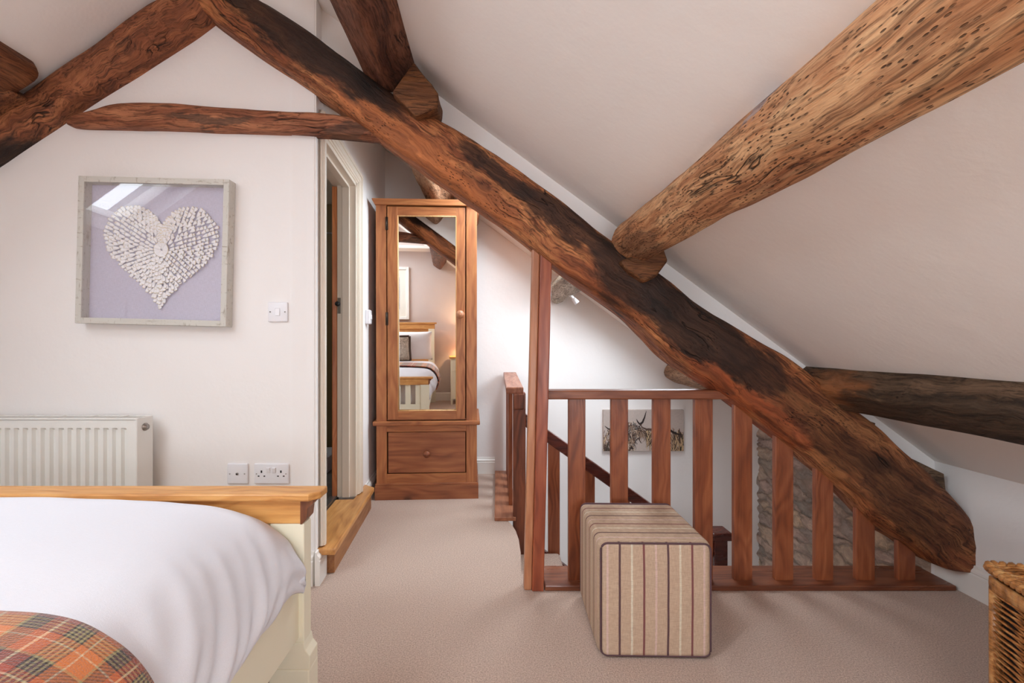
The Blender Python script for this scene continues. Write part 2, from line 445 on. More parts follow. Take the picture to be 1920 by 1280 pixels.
def skylight(n, hole, f, power, spread=math.pi, col=(1, .97, .93)):
    xa, xb, ya, yb = hole
    slope = (f(xb)-f(xa))/(xb-xa)
    ang = math.atan(slope); L = math.hypot(xb-xa, f(xb)-f(xa)); hw = (yb-ya)/2
    r = thing('window_%d' % n, None, None, ((xa+xb)/2, (ya+yb)/2, f((xa+xb)/2)), 0)
    r.rotation_euler = (0, -ang, 0); r['kind'] = 'structure'
    d = .14
    bm = BM()
    for sx in (-1, 1): box(bm, *(sorted((sx*L/2, sx*(L/2+.02)))), -hw-.02, hw+.02, .0, d)
    for sy in (-1, 1): box(bm, -L/2, L/2, *(sorted((sy*hw, sy*(hw+.02)))), .0, d)
    obj('window_reveal', bm, M['wall'], r)
    bm = BM(); t = .05
    for sx in (-1, 1): box(bm, *(sorted((sx*(L/2-t), sx*L/2))), -hw, hw, d-.07, d, .004)
    for sy in (-1, 1): box(bm, -L/2+t, L/2-t, *(sorted((sy*(hw-t), sy*hw))), d-.07, d, .004)
    obj('window_frame', bm, M['gloss'], r)
    bm = BM(); box(bm, -L/2+t, L/2-t, -hw+t, hw-t, d-.035, d-.03)
    obj('window_pane', bm, M['glass'], r)
    ld = bpy.data.lights.new('daylight_fill', 'AREA'); ld.shape = 'RECTANGLE'; ld.size = L+.1; ld.size_y = 2*hw+.1
    ld.energy = power; ld.color = col; ld.spread = spread
    lo = bpy.data.objects.new('daylight_fill', ld); C.objects.link(lo)
    nrm = Vector((-math.sin(ang), 0, math.cos(ang)))
    lo.location = r.location+nrm*(d+.12)
    lo.rotation_euler = (0, -ang, 0)
skylight(1, SKY_L[0], zl, PW[0], col=LC)
skylight(2, SKY_L[1], zl, PW[1], col=LC)  # unseen skylight added behind the camera for general fill
skylight(3, SKY_R_UNSEEN[0], zr, PW[2], col=LC)  # unseen skylight added where the stair wall is brightly lit

skylight(5, SKY_R_UNSEEN[1], zr, PW[4], col=LC)  # extra unseen skylight, added to brighten the stairwell
def gable(name, y0, y1, x0, x1, zb, mat, over=.04):
    pts = [(x0, zb), (x1, zb)]
    if x1 > XR: pts.append((x1, zr(x1)+over))
    pts.append((min(XR, x1), zl(min(XR, x1))+over))
    if x0 < XR: pts.append((x0, zl(x0)+over))
    bm = BM(); prism(bm, pts, y0, y1)
    return struct(name, bm, mat)
RW_ADDED = [(-2.75, -2.12, .75, 1.36), (.22, .92, .50, 1.15)]           # unseen casements added in the rear gable to fill the room with light
bm = BM()
def rear(x0, x1, z0, z1=None):
    if z1 is not None: box(bm, x0, x1, YR-.1, YR, z0, z1); return
    pts = [(x0, z0), (x1, z0)]
    if x1 > XR: pts.append((x1, zr(x1)+.04))
    if x0 < XR < x1: pts.append((XR, zl(XR)+.04))
    if x1 <= XR: pts.append((x1, zl(x1)+.04))
    pts.append((x0, (zl(x0) if x0 < XR else zr(x0))+.04)); prism(bm, pts, YR-.1, YR)
rear(XKL, RW_ADDED[0][0], 0); rear(RW_ADDED[0][1], RW_ADDED[1][0], 0); rear(RW_ADDED[1][1], XK, 0)
for q in RW_ADDED: rear(q[0], q[1], 0, q[2]); rear(q[0], q[1], q[3])
struct('wall_rear', bm, M['plum'])
bm = BM(); box(bm, -1.55, -.52, YR, YR+.30, 2.30, 2.34); struct('trim_1', bm, M['ceil'])
for wi, (q, pw) in enumerate(zip(RW_ADDED, (PW[3], PW[5]))):
    wn = thing('window_%d' % (6+wi), None, None, ((q[0]+q[1])/2, YR-.05, q[2])); wn['kind'] = 'structure'
    _w, _h = (q[1]-q[0])/2, q[3]-q[2]
    bm = BM()
    for sx in (-1, 1): box(bm, *sorted((sx*(_w-.04), sx*_w)), -.03, .03, 0, _h, .003)
    box(bm, -_w+.04, _w-.04, -.03, .03, 0, .04, .003); box(bm, -_w+.04, _w-.04, -.03, .03, _h-.04, _h, .003)
    obj('window_frame', bm, M['gloss'], wn)
    bm = BM(); box(bm, -_w+.04, _w-.04, -.003, .003, .04, _h-.04); obj('window_pane', bm, M['glass'], wn)
    ld = bpy.data.lights.new('daylight_fill', 'AREA'); ld.shape = 'RECTANGLE'; ld.size = 2*_w; ld.size_y = _h; ld.energy = pw; ld.color = LC  # fill lamp outside each added casement
    lo = bpy.data.objects.new('daylight_fill', ld); C.objects.link(lo); lo.location = ((q[0]+q[1])/2, YR-.16, q[2]+_h/2); lo.rotation_euler = (math.radians(90), 0, 0)
gable('wall_left', YT, YT+.10, XKL, -.765, 0, M['wall'])
gable('wall_back', YB, YB+.1, -1.05, XK+.25, -2.6, M['wall'])
bm = BM(); box(bm, XKL-.1, XKL, YR, YT, 0, .7); struct('wall_left_knee', bm, M['wall'])
bm = BM(); box(bm, XK, XK+.1, YR, 2.0, -.05, .54); struct('wall_right', bm, M['wall'])
# plaster strip between rafter and roof slope
bm = BM(); prism(bm, [(-.8, zr(-.8)+.03), (XK+.1, zr(XK+.1)+.03), (XK+.1, zr(XK+.1)-.10), (1.72, zr(1.72)-.25), (-.8, zr(-.8)-.27)], 1.985, 2.03)
struct('wall_truss_infill', bm, M['wall'])
# wall beside the landing, 4 degrees off the axis, with the bathroom doorway
th = math.atan(.0713)
CW = Matrix.Translation(Vector((-.757, 1.893, 0))) @ Matrix.Rotation(th, 4, 'Z')
Y0D, Y1D, ZH = .125, .735, 1.95            # doorway in wall coordinates
bm = BM()
box(bm, -.10, 0, .02, Y0D-.028, 0, 2.6, mat=CW); box(bm, -.10, 0, Y0D, Y1D, ZH, 2.6, mat=CW); box(bm, -.10, 0, Y1D, 1.72, 0, 2.6, mat=CW)
struct('wall_corridor', bm, M['wall'])
# floor with the stair opening
ex = [(.11, 2.0), (.12, 2.2), (.118, 2.35), (.108, 2.46), (.092, 2.54), (.072, 2.60), (.06, 2.66)]
bm = BM()
prism(bm, [(XKL, YR), (XK, YR), (XK, 2.0)]+ex+[(.06, YB), (-1.1, YB), (-1.1, 2.0), (XKL, 2.0)], -.18, 0, 'z')
fl = struct('floor', bm, M['carpet'])
# stairwell sides
bm = BM()
box(bm, .12, 2.2, 1.95, 1.998, -2.6, -.001); struct('wall_stairwell_front', bm, M['wall'])
bm = BM(); box(bm, .02, .06, 2.66, YB, -2.6, -.18); struct('wall_stairwell_side', bm, M['wall'])
bm = BM(); box(bm, 0, 2.3, 1.95, YB, -2.7, -2.6); struct('floor_below', bm, M['carpet'])
# rubble stone wall, real relief
def stone_fn(u, v):
    y = 1.99+u*(3.60-1.99); z = -2.5+v*(3.05)
    q = Vector((0, y*4.2, z*13))
    d, _ = noise.voronoi(q+Vector((0, 1, 1))*noise.noise(Vector((0, y*5, z*5)))*.9)
    rel = min(.022, (d[1]-d[0])*.06)+.006*noise.noise(Vector((0, y*25, z*25)))
    return Vector((2.085-rel-.012*math.exp(-((u-1)/.02)**2)*0, y, z))
bm = BM(); grid(bm, stone_fn, 150, 260)
for f in bm.faces: f.normal_flip()
st = struct('wall_stone', bm, M['stone'])
md = st.modifiers.new('thick', 'SOLIDIFY'); md.thickness = .08; md.offset = -1
# small return between knee wall and stone
bm = BM(); box(bm, XK+.004, 2.12, 1.968, 2.005, -.05, .5); struct('wall_right_return', bm, M['wall'])

def skirting_profile(h=.13, t=.018):
    return [(0, 0), (t, 0), (t, h*.72), (t*.75, h*.76), (t*1.0, h*.80), (t*.9, h*.86), (t*.45, h*.92), (t*.35, h), (0, h)]
def skirting(name, a, b, nrm, h=.13, t=.018, m='gloss'):
    a, b = Vector(a), Vector(b); n = Vector(nrm).normalized()
    bm = BM(); pr = skirting_profile(h, t)
    A = [bm.verts.new(a+n*p[0]+Vector((0, 0, p[1]))) for p in pr]; B = [bm.verts.new(b+n*p[0]+Vector((0, 0, p[1]))) for p in pr]
    bm.faces.new(A); bm.faces.new(B[::-1])
    for i in range(len(pr)): bm.faces.new((A[i], B[i], B[(i+1) % len(pr)], A[(i+1) % len(pr)]))
    bmesh.ops.recalc_face_normals(bm, faces=bm.faces)
    return struct(name, bm, M[m])
skirting('baseboard_left', (XKL, YT, 0), (-.765, YT, 0), (0, -1, 0), .14, .02)
skirting('baseboard_right', (XK, YR, 0), (XK, 1.965, 0), (-1, 0, 0), .125, .02)
skirting('baseboard_rear', (XKL, YR, 0), (XK, YR, 0), (0, 1, 0), .13)
skirting('baseboard_back', (-.86, YB, 0), (-.01, YB, 0), (0, -1, 0), .125)
c0 = CW @ Vector((0, .0, 0)); c1 = CW @ Vector((0, .1, 0)); nn = CW.to_3x3() @ Vector((1, 0, 0))
skirting('baseboard_corridor_near', c0, c1, nn, .14, .02)
skirting('baseboard_corridor', CW @ Vector((0, .85, 0)), CW @ Vector((0, 1.7, 0)), nn, .13)

# bathroom door: lining, architrave, leaf
dr = thing('door_1', None, None, CW.translation, th); dr['kind'] = 'structure'
bm = BM()
zb = .142
box(bm, -.100, .004, Y1D-.028, Y1D, zb, ZH); box(bm, -.100, .004, Y0D-.03, Y0D-.004, zb, ZH); box(bm, -.125, .004, Y0D, Y1D, ZH-.028, ZH)
box(bm, -.07, -.03, Y1D-.042, Y1D-.02, zb, ZH-.02, .002)
box(bm, -.07, -.03, Y0D, Y1D, ZH-.042, ZH-.02, .002)
obj('door_lining', bm, M['trim'], dr)
bm = BM()
def arch(bm, y0, y1, z0, z1, inner):
    for k, (a, b, t) in enumerate(((0, 1, .010), (.12, 1, .016), (.30, .95, .020), (.62, .9, .026))):
        if inner == 'y0': box(bm, 0, t, y0+(y1-y0)*a, y0+(y1-y0)*b, z0, z1, .002)
        elif inner == 'y1': box(bm, 0, t, y1-(y1-y0)*b, y1-(y1-y0)*a, z0, z1, .002)
        else: box(bm, 0, t, y0, y1, z0+(z1-z0)*a, z0+(z1-z0)*b, .002)
arch(bm, Y1D-.008, Y1D+.072, 0.145, ZH+.06, 'y0')
arch(bm, Y0D-.075, Y0D-.006, .145, ZH+.06, 'y1')
arch(bm, Y0D-.066, Y1D+.072, ZH-.008, ZH+.072, 'z')
obj('architrave', bm, M['trim'], dr)
bm = BM()
lf = Matrix.Translation(Vector((-.101, Y1D-.030, 0))) @ Matrix.Rotation(math.radians(13), 4, 'Z')
box(bm, -.027, 0, 0, .60, zb+.005, ZH-.035, .003, mat=lf)
leaf = obj('door_leaf', bm, M['pine_door'], dr)
bm = BM(); box(bm, -.098, -.080, Y1D-.031, Y1D-.027, 1.19, 1.28, .001)
obj('strike_plate', bm, M['steel'], dr)
bm = BM(); lathe(bm, [(0, 0), (.014, .0), (.014, .012), (0, .016)], 12, (-.096, Y1D-.030, 1.245), 'y'); obj('door_latch', bm, M['black'], dr)
bm = BM(); prism(bm, [(-.14, Y0D), (-.105, Y0D), (-.105, Y1D-.03), (-.14, Y1D-.03)], .130, .150, 'z'); obj('threshold_strip', bm, M['steel'], dr)
# bathroom beyond
bm = BM(); prism(bm, [(-2.4, 2.012), (-.885, 2.012), (-.99, 3.55), (-2.4, 3.55)], .05, .141, 'z'); struct('floor_bathroom', bm, M['slate'])
bm = BM(); box(bm, -2.5, -2.4, 2.012, 3.58, 0, 1.9); box(bm, -2.4, -.99, 3.5, 3.58, 0, 2.2); box(bm, -2.4, -.90, 2.012, 2.03, 0, 1.9)
struct('wall_bathroom', bm, M['bath'])
bm = BM(); box(bm, -2.1, -1.0, 2.012, 3.58, 2.1, 2.16); struct('ceiling_bathroom', bm, M['trim'])
tr = thing('shower_tray', 'white shower tray with chrome strip seen low through the bathroom doorway', 'shower tray', tuple(CW @ Vector((-.75, 1.22, .141))), th)
bm = BM(); box(bm, -.5, .45, -.02, .31, 0.0, .11, .008); obj('tray_body', bm, M['white'], tr)
bm = BM(); box(bm, -.5, .45, -.028, -.02, .10, .14, .002); obj('door_channel', bm, M['steel'], tr)
t_ = thing('shower_rail', 'thin chrome rail high up inside the dark bathroom', 'rail', tuple(CW @ Vector((-.75, 1.45, 1.83))), th)
bm = BM(); tube(bm, [(-.5, 0, 0), (.45, 0, 0)], .006); obj('rail_tube', bm, M['steel'], t_)
for x in (-.5, .45):
    bm = BM(); lathe(bm, [(0, -.04), (.018, -.04), (.018, 0), (0, 0)], 12, (x, 0, 0), 'y'); obj('bracket', bm, M['steel'], t_)

# oak step into the bathroom
sp = thing('oak_step', 'honey oak step with a rounded nosing at the bathroom doorway', 'step', tuple(CW @ Vector((0, .05, 0))), th)
bm = BM()
prism(bm, [(-.10, -.02), (.075, -.02), (.075, .83), (.002, .90), (-.002, .62), (-.10, .62)], .113, .141, 'z', .006)
obj('tread', bm, M['oak_step'], sp)
bm = BM(); box(bm, .0, .05, .06, .86, 0, .113, .002); obj('riser', bm, M['oak_riser'], sp)

# ------------------------------------------------------------------ hewn timbers
def beam(name, st, mat, label, y0=None, axis_dir=None, ex=4.2, n=26, amp=.006, low=.012, seed=0.0, seg=.012, knots=(), end_round=.6):
    """st: list of (centre, half_up vector, half_side vector); lofts an irregular hewn log"""
    C0, C1 = st[0][0], st[-1][0]
    ax = (C1-C0).normalized()
    up = (st[0][1]-ax*st[0][1].dot(ax)).normalized(); sd = ax.cross(up).normalized()
    R = Matrix((ax, -sd, up)).transposed().to_4x4()      # local x along, z up
    W = Matrix.Translation(C0) @ R; Wi = W.inverted()
    loc = [(Wi @ c, Wi.to_3x3() @ u, Wi.to_3x3() @ s) for c, u, s in st]
    rings = []
    tot = (C1-C0).length; N = max(12, int(tot/seg))
    # arc parameters
    ds = [0]
    for a, b in zip(loc, loc[1:]): ds.append(ds[-1]+(b[0]-a[0]).length)
    def at(t):
        for i in range(len(ds)-1):
            if t <= ds[i+1] or i == len(ds)-2:
                k = (t-ds[i])/(ds[i+1]-ds[i]); k2 = k
                p = [loc[max(0, min(len(loc)-1, j))] for j in (i-1, i, i+1, i+2)]
                def cr(a, b, c, d): return .5*((2*b)+(-a+c)*k2+(2*a-5*b+4*c-d)*k2*k2+(-a+3*b-3*c+d)*k2**3)
                return [cr(p[0][j], p[1][j], p[2][j], p[3][j]) for j in range(3)]
    bm = BM()
    for i in range(N+1):
        t = ds[-1]*i/N
        c, u, s = at(t)
        endk = 1.0
        e = min(t, ds[-1]-t)
        if e < .02: endk = 1-.10*end_round*(1-e/.02)**2
        ring = []
        for k in range(n):
            a = 2*math.pi*(k+.5)/n
            ca, sa = math.cos(a), math.sin(a)
            x = math.copysign(abs(ca)**(2/ex), ca); y = math.copysign(abs(sa)**(2/ex), sa)
            p = c+u*y*endk+s*x*endk
            q = Vector((p.x*1.2+seed, p.y*5, p.z*5)); q2 = Vector((p.x*4+seed*3, p.y*26, p.z*26)); q3 = Vector((p.x*9+seed, p.y*60+3, p.z*60))
            dirv = (u*y+s*x).normalized()
            p = p+dirv*(low*noise.noise(q)+amp*noise.noise(q2)+amp*.4*noise.noise(q3))
            for (kx, ky, kz, kr, kh) in knots:
                dd = (Vector((p.x-kx, p.y-ky, p.z-kz))).length/kr
                if dd < 2: p = p+dirv*kh*math.exp(-dd*dd*1.5)
            ring.append(bm.verts.new(p))
        rings.append(ring)
    for A, B in zip(rings, rings[1:]):
        for k in range(n):
            f = bm.faces.new((A[k], B[k], B[(k+1) % n], A[(k+1) % n])); f.smooth = True
    for ring, fl in ((rings[0], 1), (rings[-1], 0)):
        cc = sum((v.co for v in ring), Vector())/n
        cv = bm.verts.new(cc)
        for k in range(n):
            a, b = ring[k], ring[(k+1) % n]
            bm.faces.new((a, b, cv) if fl else (b, a, cv))
    bmesh.ops.recalc_face_normals(bm, faces=bm.faces)
    o = obj(name, bm, mat)
    o.matrix_world = W
    meta(o, label, 'beam')
    return o, Wi
def xz_stations(pairs, yc, hy, Yf, Yb):
    """pairs of photo points (upper edge, lower edge); the edge nearer the horizon shows its far arris"""
    out = []
    for t, b in pairs:
        T = P(t[0], t[1], Yb if t[1] > VY else Yf); B = P(b[0], b[1], Yb if b[1] < VY else Yf)
        T.y = B.y = yc
        out.append(((T+B)/2, (T-B)/2, Vector((0, hy, 0))))
    return out
def loc_of(Wi, px, py, Y=1.83):
    v = Wi @ P(px, py, Y); return v.x, v.z
RP = [((432, -14), (383, 14)), ((500, 4), (424, 70)), ((640, 98), (572, 170)), ((730, 165), (652, 228)), ((825, 222), (752, 300)), ((940, 285), (862, 374)),
      ((1050, 368), (958, 444)), ((1150, 446), (1050, 520)), ((1245, 515), (1165, 602)), ((1330, 578), (1270, 680)), ((1430, 662), (1375, 745)),
      ((1500, 718), (1448, 800)), ((1592, 786), (1515, 852)), ((1685, 868), (1600, 926)), ((1752, 935), (1672, 1000)), ((1786, 985), (1722, 1032)), ((1800, 1046), (1770, 1068))]
RS = xz_stations(RP, 1.91, .10, 1.825, 1.97)
# local frame for painting stains where they stand on the timber
_ax = (RS[-1][0]-RS[0][0]).normalized(); _up = (RS[0][1]-_ax*RS[0][1].dot(_ax)).normalized(); _sd = _ax.cross(_up).normalized()
RW = (Matrix.Translation(RS[0][0]) @ Matrix((_ax, -_sd, _up)).transposed().to_4x4()).inverted()
def rl(px, py): return loc_of(RW, px, py)
def sm(px, py, rx, rz, k): a, b = rl(px, py); return (a, b, rx, rz, k)
m_raf = beam_mat('right_rafter_wood', (88, 46, 28), (152, 88, 52), (206, 138, 86),
    stains=[sm(560, 75, .42, .10, .95), sm(650, 130, .34, .075, .9), sm(930, 320, .20, .045, .85), sm(1060, 415, .26, .07, .9), sm(1190, 530, .22, .12, .92),
            sm(1310, 620, .30, .11, .96), sm(1400, 680, .18, .09, .85), sm(1560, 800, .3, .12, .5), sm(1720, 940, .3, .14, .55)],
    spots=[sm(760, 270, .38, .06, .75)+((206, 122, 70),), sm(900, 370, .22, .05, .6)+((204, 120, 68),), sm(1130, 545, .25, .05, .5)+((172, 92, 50),),
           sm(1360, 725, .20, .05, .75)+((196, 98, 52),), sm(1470, 800, .16, .05, .7)+((180, 88, 46),), sm(1640, 900, .35, .1, .4)+((116, 74, 40),)],
    dark=(31, 18, 12), worm=.45, seed=1.3)
raf, _ = beam('rafter_beam', RS, m_raf, 'massive dark-stained oak rafter sloping down to the right behind the tall post', seed=2.0, amp=.008, low=.02, n=40,
              knots=[(rl(1500, 830)[0], -.1, rl(1500, 830)[1], .05, .02), (rl(1240, 560)[0], -.1, rl(1240, 560)[1], .07, .015)])
LP = [((395, -58), (432, 56)), ((267, 0), (345, 117)), ((150, 85), (228, 193)), ((38, 163), (112, 268)), ((-60, 233), (0, 343)), ((-200, 335), (-140, 437)), ((-420, 490), (-370, 600))]
LS = xz_stations(LP, 1.925, .095, 1.835, 1.97)
_ax = (LS[-1][0]-LS[0][0]).normalized(); _up = (LS[0][1]-_ax*LS[0][1].dot(_ax)).normalized(); _sd = _ax.cross(_up).normalized()
LW = (Matrix.Translation(LS[0][0]) @ Matrix((_ax, -_sd, _up)).transposed().to_4x4()).inverted()
def sl(px, py, rx, rz, k): a, b = loc_of(LW, px, py); return (a, b, rx, rz, k)
m_lraf = beam_mat('left_rafter_wood', (84, 46, 30), (142, 84, 54), (186, 120, 78), stains=[sl(20, 300, .35, .09, .95), sl(100, 250, .25, .03, .7), sl(-80, 340, .3, .1, .9)],
    spots=[sl(330, 60, .25, .08, .4)+((168, 96, 58),)], dark=(36, 24, 18), worm=.3, seed=5.1, swirl=.09)
beam('rafter_beam', LS, m_lraf, 'thick reddish oak rafter sloping down to the left above the heart picture', seed=7.0, amp=.006, low=.012, n=34)
CP = [((128, 212), (132, 236)), ((160, 202), (158, 239)), ((215, 189), (215, 240)), ((310, 187), (310, 241)), ((400, 194), (400, 245)), ((520, 201), (520, 250)), ((600, 204), (600, 254)), ((660, 214), (665, 258)), ((705, 226), (712, 262))]
CS = xz_stations(CP, 1.905, .043, 1.85, 1.89)
def scl(px, py, rx, rz, k): return ((px-128)/F*1.87, -(py-222)/F*1.87, rx, rz, k)
m_col = beam_mat('collar_wood', (100, 56, 38), (154, 94, 64), (194, 130, 92), stains=[scl(395, 210, .20, .022, .7), scl(655, 225, .1, .03, .6)], dark=(52, 40, 32), worm=.35, seed=9.4, swirl=.03)
beam('collar_beam', CS, m_col, 'slim reddish collar beam crossing level above the heart picture', seed=3.0, amp=.005, low=.008, seg=.010, n=26)
# purlins: cross-section given by the slope they hang on
nR = Vector((.593, 0, .805)); tR = Vector((.805, 0, -.593))
def purlin(name, p0, p1, hw, hh, mat, label, ex=3.5, taper=(1, 1), bow=0.0, **kw):
    p0, p1 = Vector(p0), Vector(p1); st = []
    for i in range(6):
        k = i/5; s = taper[0]+(taper[1]-taper[0])*k
        st.append((p0.lerp(p1, k), nR*hh*s, tR*hw*s))
    return beam(name, st, mat, label, ex=ex, **kw)
m_pl = beam_mat('pale_purlin_wood', (146, 90, 58), (196, 138, 94), (226, 180, 134), worm=1.0, seed=12.0, rough=.7, swirl=.03, dark=(120, 104, 90),
                stains=[(.0, .10, .9, .035, .5), (1.3, .085, 1.0, .03, .35)], spots=[(.22, -.10, .16, .04, .6, (112, 80, 62)), (.95, .0, .045, .03, .6, (170, 170, 184))])
purlin('purlin_beam', (.566, 1.86, 1.432), (.655, -1.08, 1.424), .092, .086, m_pl, 'long pale worm-eaten log purlin running overhead to the top right corner', ex=2.6, taper=(1, .80), seed=1.0, amp=.006, low=.012, n=34, end_round=3)
m_pd = beam_mat('brown_purlin_wood', (66, 36, 26), (104, 62, 44), (134, 86, 62), worm=.1, seed=15.0, dark=(34, 26, 22), stains=[(1.2, .0, .4, .04, .3)])
purlin('purlin_beam', (-.43, 1.87, 2.155), (-.415, -1.08, 2.14), .076, .10, m_pd, 'dark brown squared purlin coming down from the top edge to the right rafter', ex=6, seed=4.0, amp=.004, low=.006)
m_pr = beam_mat('grey_purlin_wood', (56, 40, 28), (92, 70, 52), (124, 98, 76), worm=.15, seed=19.0, dark=(34, 26, 20), spots=[(.18, -.03, .26, .06, .75, (178, 112, 66))], stains=[(.75, -.07, .5, .035, .7)])
purlin('purlin_beam', (1.39, 2.05, .842), (1.45, -1.08, .812), .082, .075, m_pr, 'low grey-brown purlin crossing right above the white knee wall', ex=3.4, seed=6.0, amp=.006, low=.012)
# their continuations to the gable behind the stairs
m_lime = beam_mat('limed_purlin_wood', (120, 104, 88), (176, 162, 142), (206, 194, 176), worm=.2, seed=22.0, dark=(90, 76, 62))
purlin('purlin_beam', (.50, 2.03, 1.43), (.47, 3.585, 1.43), .075, .075, m_lime, 'whitewashed purlin stub above the stairwell, just right of the post', ex=4, seed=8.0)
m_far = beam_mat('far_purlin_wood', (120, 84, 60), (158, 118, 88), (186, 148, 116), worm=.2, seed=25.0)
purlin('purlin_beam', (1.36, 2.03, .80), (1.42, 3.585, .79), .09, .07, m_far, 'rough brown purlin stub behind the handrail under the right rafter', ex=3, seed=9.0)
purlin('purlin_beam', (-.42, 2.03, 2.11), (-.42, 3.585, 2.11), .075, .085, m_far, 'brown purlin stub just above the wardrobe cornice', ex=4, seed=10.0)
# left-hand purlin and its cleat, top left corner
nL = Vector((-.584, 0, .811)); tL = Vector((-.811, 0, -.584))
def lpurlin(p0, p1, hw, hh, mat, label, **kw):
    p0, p1 = Vector(p0), Vector(p1)
    return beam('purlin_beam', [(p0.lerp(p1, i/5), nL*hh, tL*hw) for i in range(6)], mat, label, ex=5, **kw)
m_lp = beam_mat('left_purlin_wood', (84, 44, 26), (124, 74, 44), (152, 98, 62), worm=.15, seed=28.0)
lpurlin((-1.925, 1.80, 2.105), (-1.925, 1.28, 2.105), .085, .10, m_lp, 'cut end of a brown purlin in the top left corner, upper of the two timbers there', seed=11.0, amp=.004)
def cleat(pts, y0, y1, mat, label, bev=.012, seed=0):
    bm = BM(); prism(bm, pts, y0, y1, 'y')
    bmesh.ops.bevel(bm, geom=list(bm.edges), offset=bev, segments=3, affect='EDGES', profile=.6)
    bmesh.ops.triangulate(bm, faces=bm.faces)
    bmesh.ops.subdivide_edges(bm, edges=bm.edges, cuts=3, use_grid_fill=True)
    for v in bm.verts: v.co += Vector((1, 1, 1))*.004*noise.noise(v.co*22+Vector((seed, 0, 0)))
    o = obj('timber_cleat', bm, mat, None, True); recentre(o)
    return meta(o, label, 'timber block')
def pz(lst, Y): return [(P(x, y, Y).x, P(x, y, Y).z) for x, y in lst]
m_cl = beam_mat('cleat_wood', (70, 40, 20), (112, 68, 36), (140, 90, 52), worm=.15, seed=31.0, swirl=.02)
cleat(pz([(776, 118), (823, 178), (822, 203), (781, 222), (736, 176)], 1.78), 1.765, 1.90, m_cl, 'squared oak block with pale scratches under the dark upper purlin')
cleat(pz([(1160, 490), (1238, 462), (1250, 490), (1228, 520), (1206, 531), (1172, 508)], 1.80), 1.775, 1.90, m_cl, 'rounded wooden block wedged below the pale log purlin', bev=.016, seed=4)
cleat(pz([(-40, 110), (0, 150), (38, 178), (28, 186), (0, 200), (-40, 225)], 1.80), 1.77, 1.90, m_lp, 'small brown block under the cut purlin in the top left corner', seed=8)
cleat(pz([(1555, 780), (1625, 788), (1618, 806), (1596, 812)], 1.93), 1.88, 2.0, m_cl, 'small dark wooden wedge under the low grey-brown purlin', bev=.006, seed=6)
cleat(pz([(1660, 850), (1700, 858), (1758, 884), (1764, 940), (1735, 930), (1680, 880)], 1.93), 1.90, 1.975, m_pr, 'dark timber offcut behind the foot of the right rafter at the knee wall', bev=.006, seed=9)

# ------------------------------------------------------------------ balustrades and post
bt = thing('landing_balustrade', 'red-brown wooden balustrade facing the room, between post and right wall', 'balustrade', (.2, 1.9, 0))
def lb(x0, x1, y0, y1, z0, z1, o, **k): return dict(a=(x0-o[0], x1-o[0], y0-o[1], y1-o[1], z0-o[2], z1-o[2]), k=k)
def pbox(name, par, x0, x1, y0, y1, z0, z1, mat, bev=.003, **k):
    o = par.location; bm = BM()
    box(bm, x0-o.x, x1-o.x, y0-o.y, y1-o.y, z0-o.z, z1-o.z, bev, **k)
    return obj(name, bm, mat, par)
pbox('base_board', bt, .20, 1.885, 1.855, 2.03, .0, .022, M['board_x'], .004)
hr = pbox('handrail', bt, .19, 1.03, 1.875, 1.945, .782, .820, M['red_x'], .006)
def low_edge(px):      # lower edge line of the rafter in the photo
    pts = [b for _, b in RP]
    for a, b in zip(pts, pts[1:]):
        if a[0] <= px <= b[0]: return a[1]+(b[1]-a[1])*(px-a[0])/(b[0]-a[0])
BX = [(1066, 1098), (1146, 1178), (1225, 1258), (1303, 1337), (1377, 1411), (1454, 1488), (1530, 1563), (1607, 1641), (1685, 1717)]
for i, (a, b) in enumerate(BX):
    Yb_ = 1.90; xa, xb = P(a, 0, Yb_).x, P(b, 0, Yb_).x
    if i < 4: top = .785
    else: top = P(0, low_edge((a+b)/2)-14, 1.92).z
    bm = BM(); o = bt.location
    box(bm, xa-o.x, xb-o.x, 1.90-o.y, 1.925-o.y, .020, top, .003)
    if i >= 4:      # top cut to the slope of the rafter
        for v in bm.verts:
            if v.co.z > top-.01: v.co.z += -.72*(v.co.x+o.x-(xa+xb)/2)
    obj('baluster', bm, M['red_z'], bt)
po = thing('timber_post', 'tall slim two-tone post rising from the landing floor to the right rafter', 'post', (.155, 1.87, 0))
bm = BM(); box(bm, -.008, .040, -.018, .05, 0, 1.40, .004, top_dx=.035); obj('post_shaft', bm, M['post'], po)
bm = BM(); box(bm, -.040, -.008, -.010, .05, 0, 1.425, .006, top_dx=.035); obj('post_facing', bm, M['post_l'], po)
sb = thing('side_balustrade', 'short balustrade running away from the room beside the wardrobe', 'balustrade', (.08, 3.0, 0))
bm = BM(); box(bm, -.088, .035, -.40, .585, 0, .022, .004); obj('base_board', bm, M['board_y'], sb)
bm = BM(); box(bm, -.022, .078, -.40, .56, .730, .768, .006)
for v in bm.verts: v.co.z += (v.co.y+.4)*.035
obj('handrail', bm, M['red_y'], sb)
for i in range(5):
    y = -.20+i*.17; bm = BM(); box(bm, -.002, .022, y, y+.072, .020, .742+(y+.4)*.035, .003); obj('baluster', bm, M['red_z'], sb)
nw = thing('newel_post', 'dark weathered newel post where the stair begins, behind the tall post', 'post', (.135, 2.65, 0))
bm = BM(); box(bm, -.036, .036, -.04, .035, -.45, .735, .006, seg=2)
obj('newel_shaft', bm, M['newel'], nw)
bm = BM(); box(bm, -.036, .030, -.062, -.03, .64, .732, .01); obj('carved_bracket', bm, M['newel'], nw)
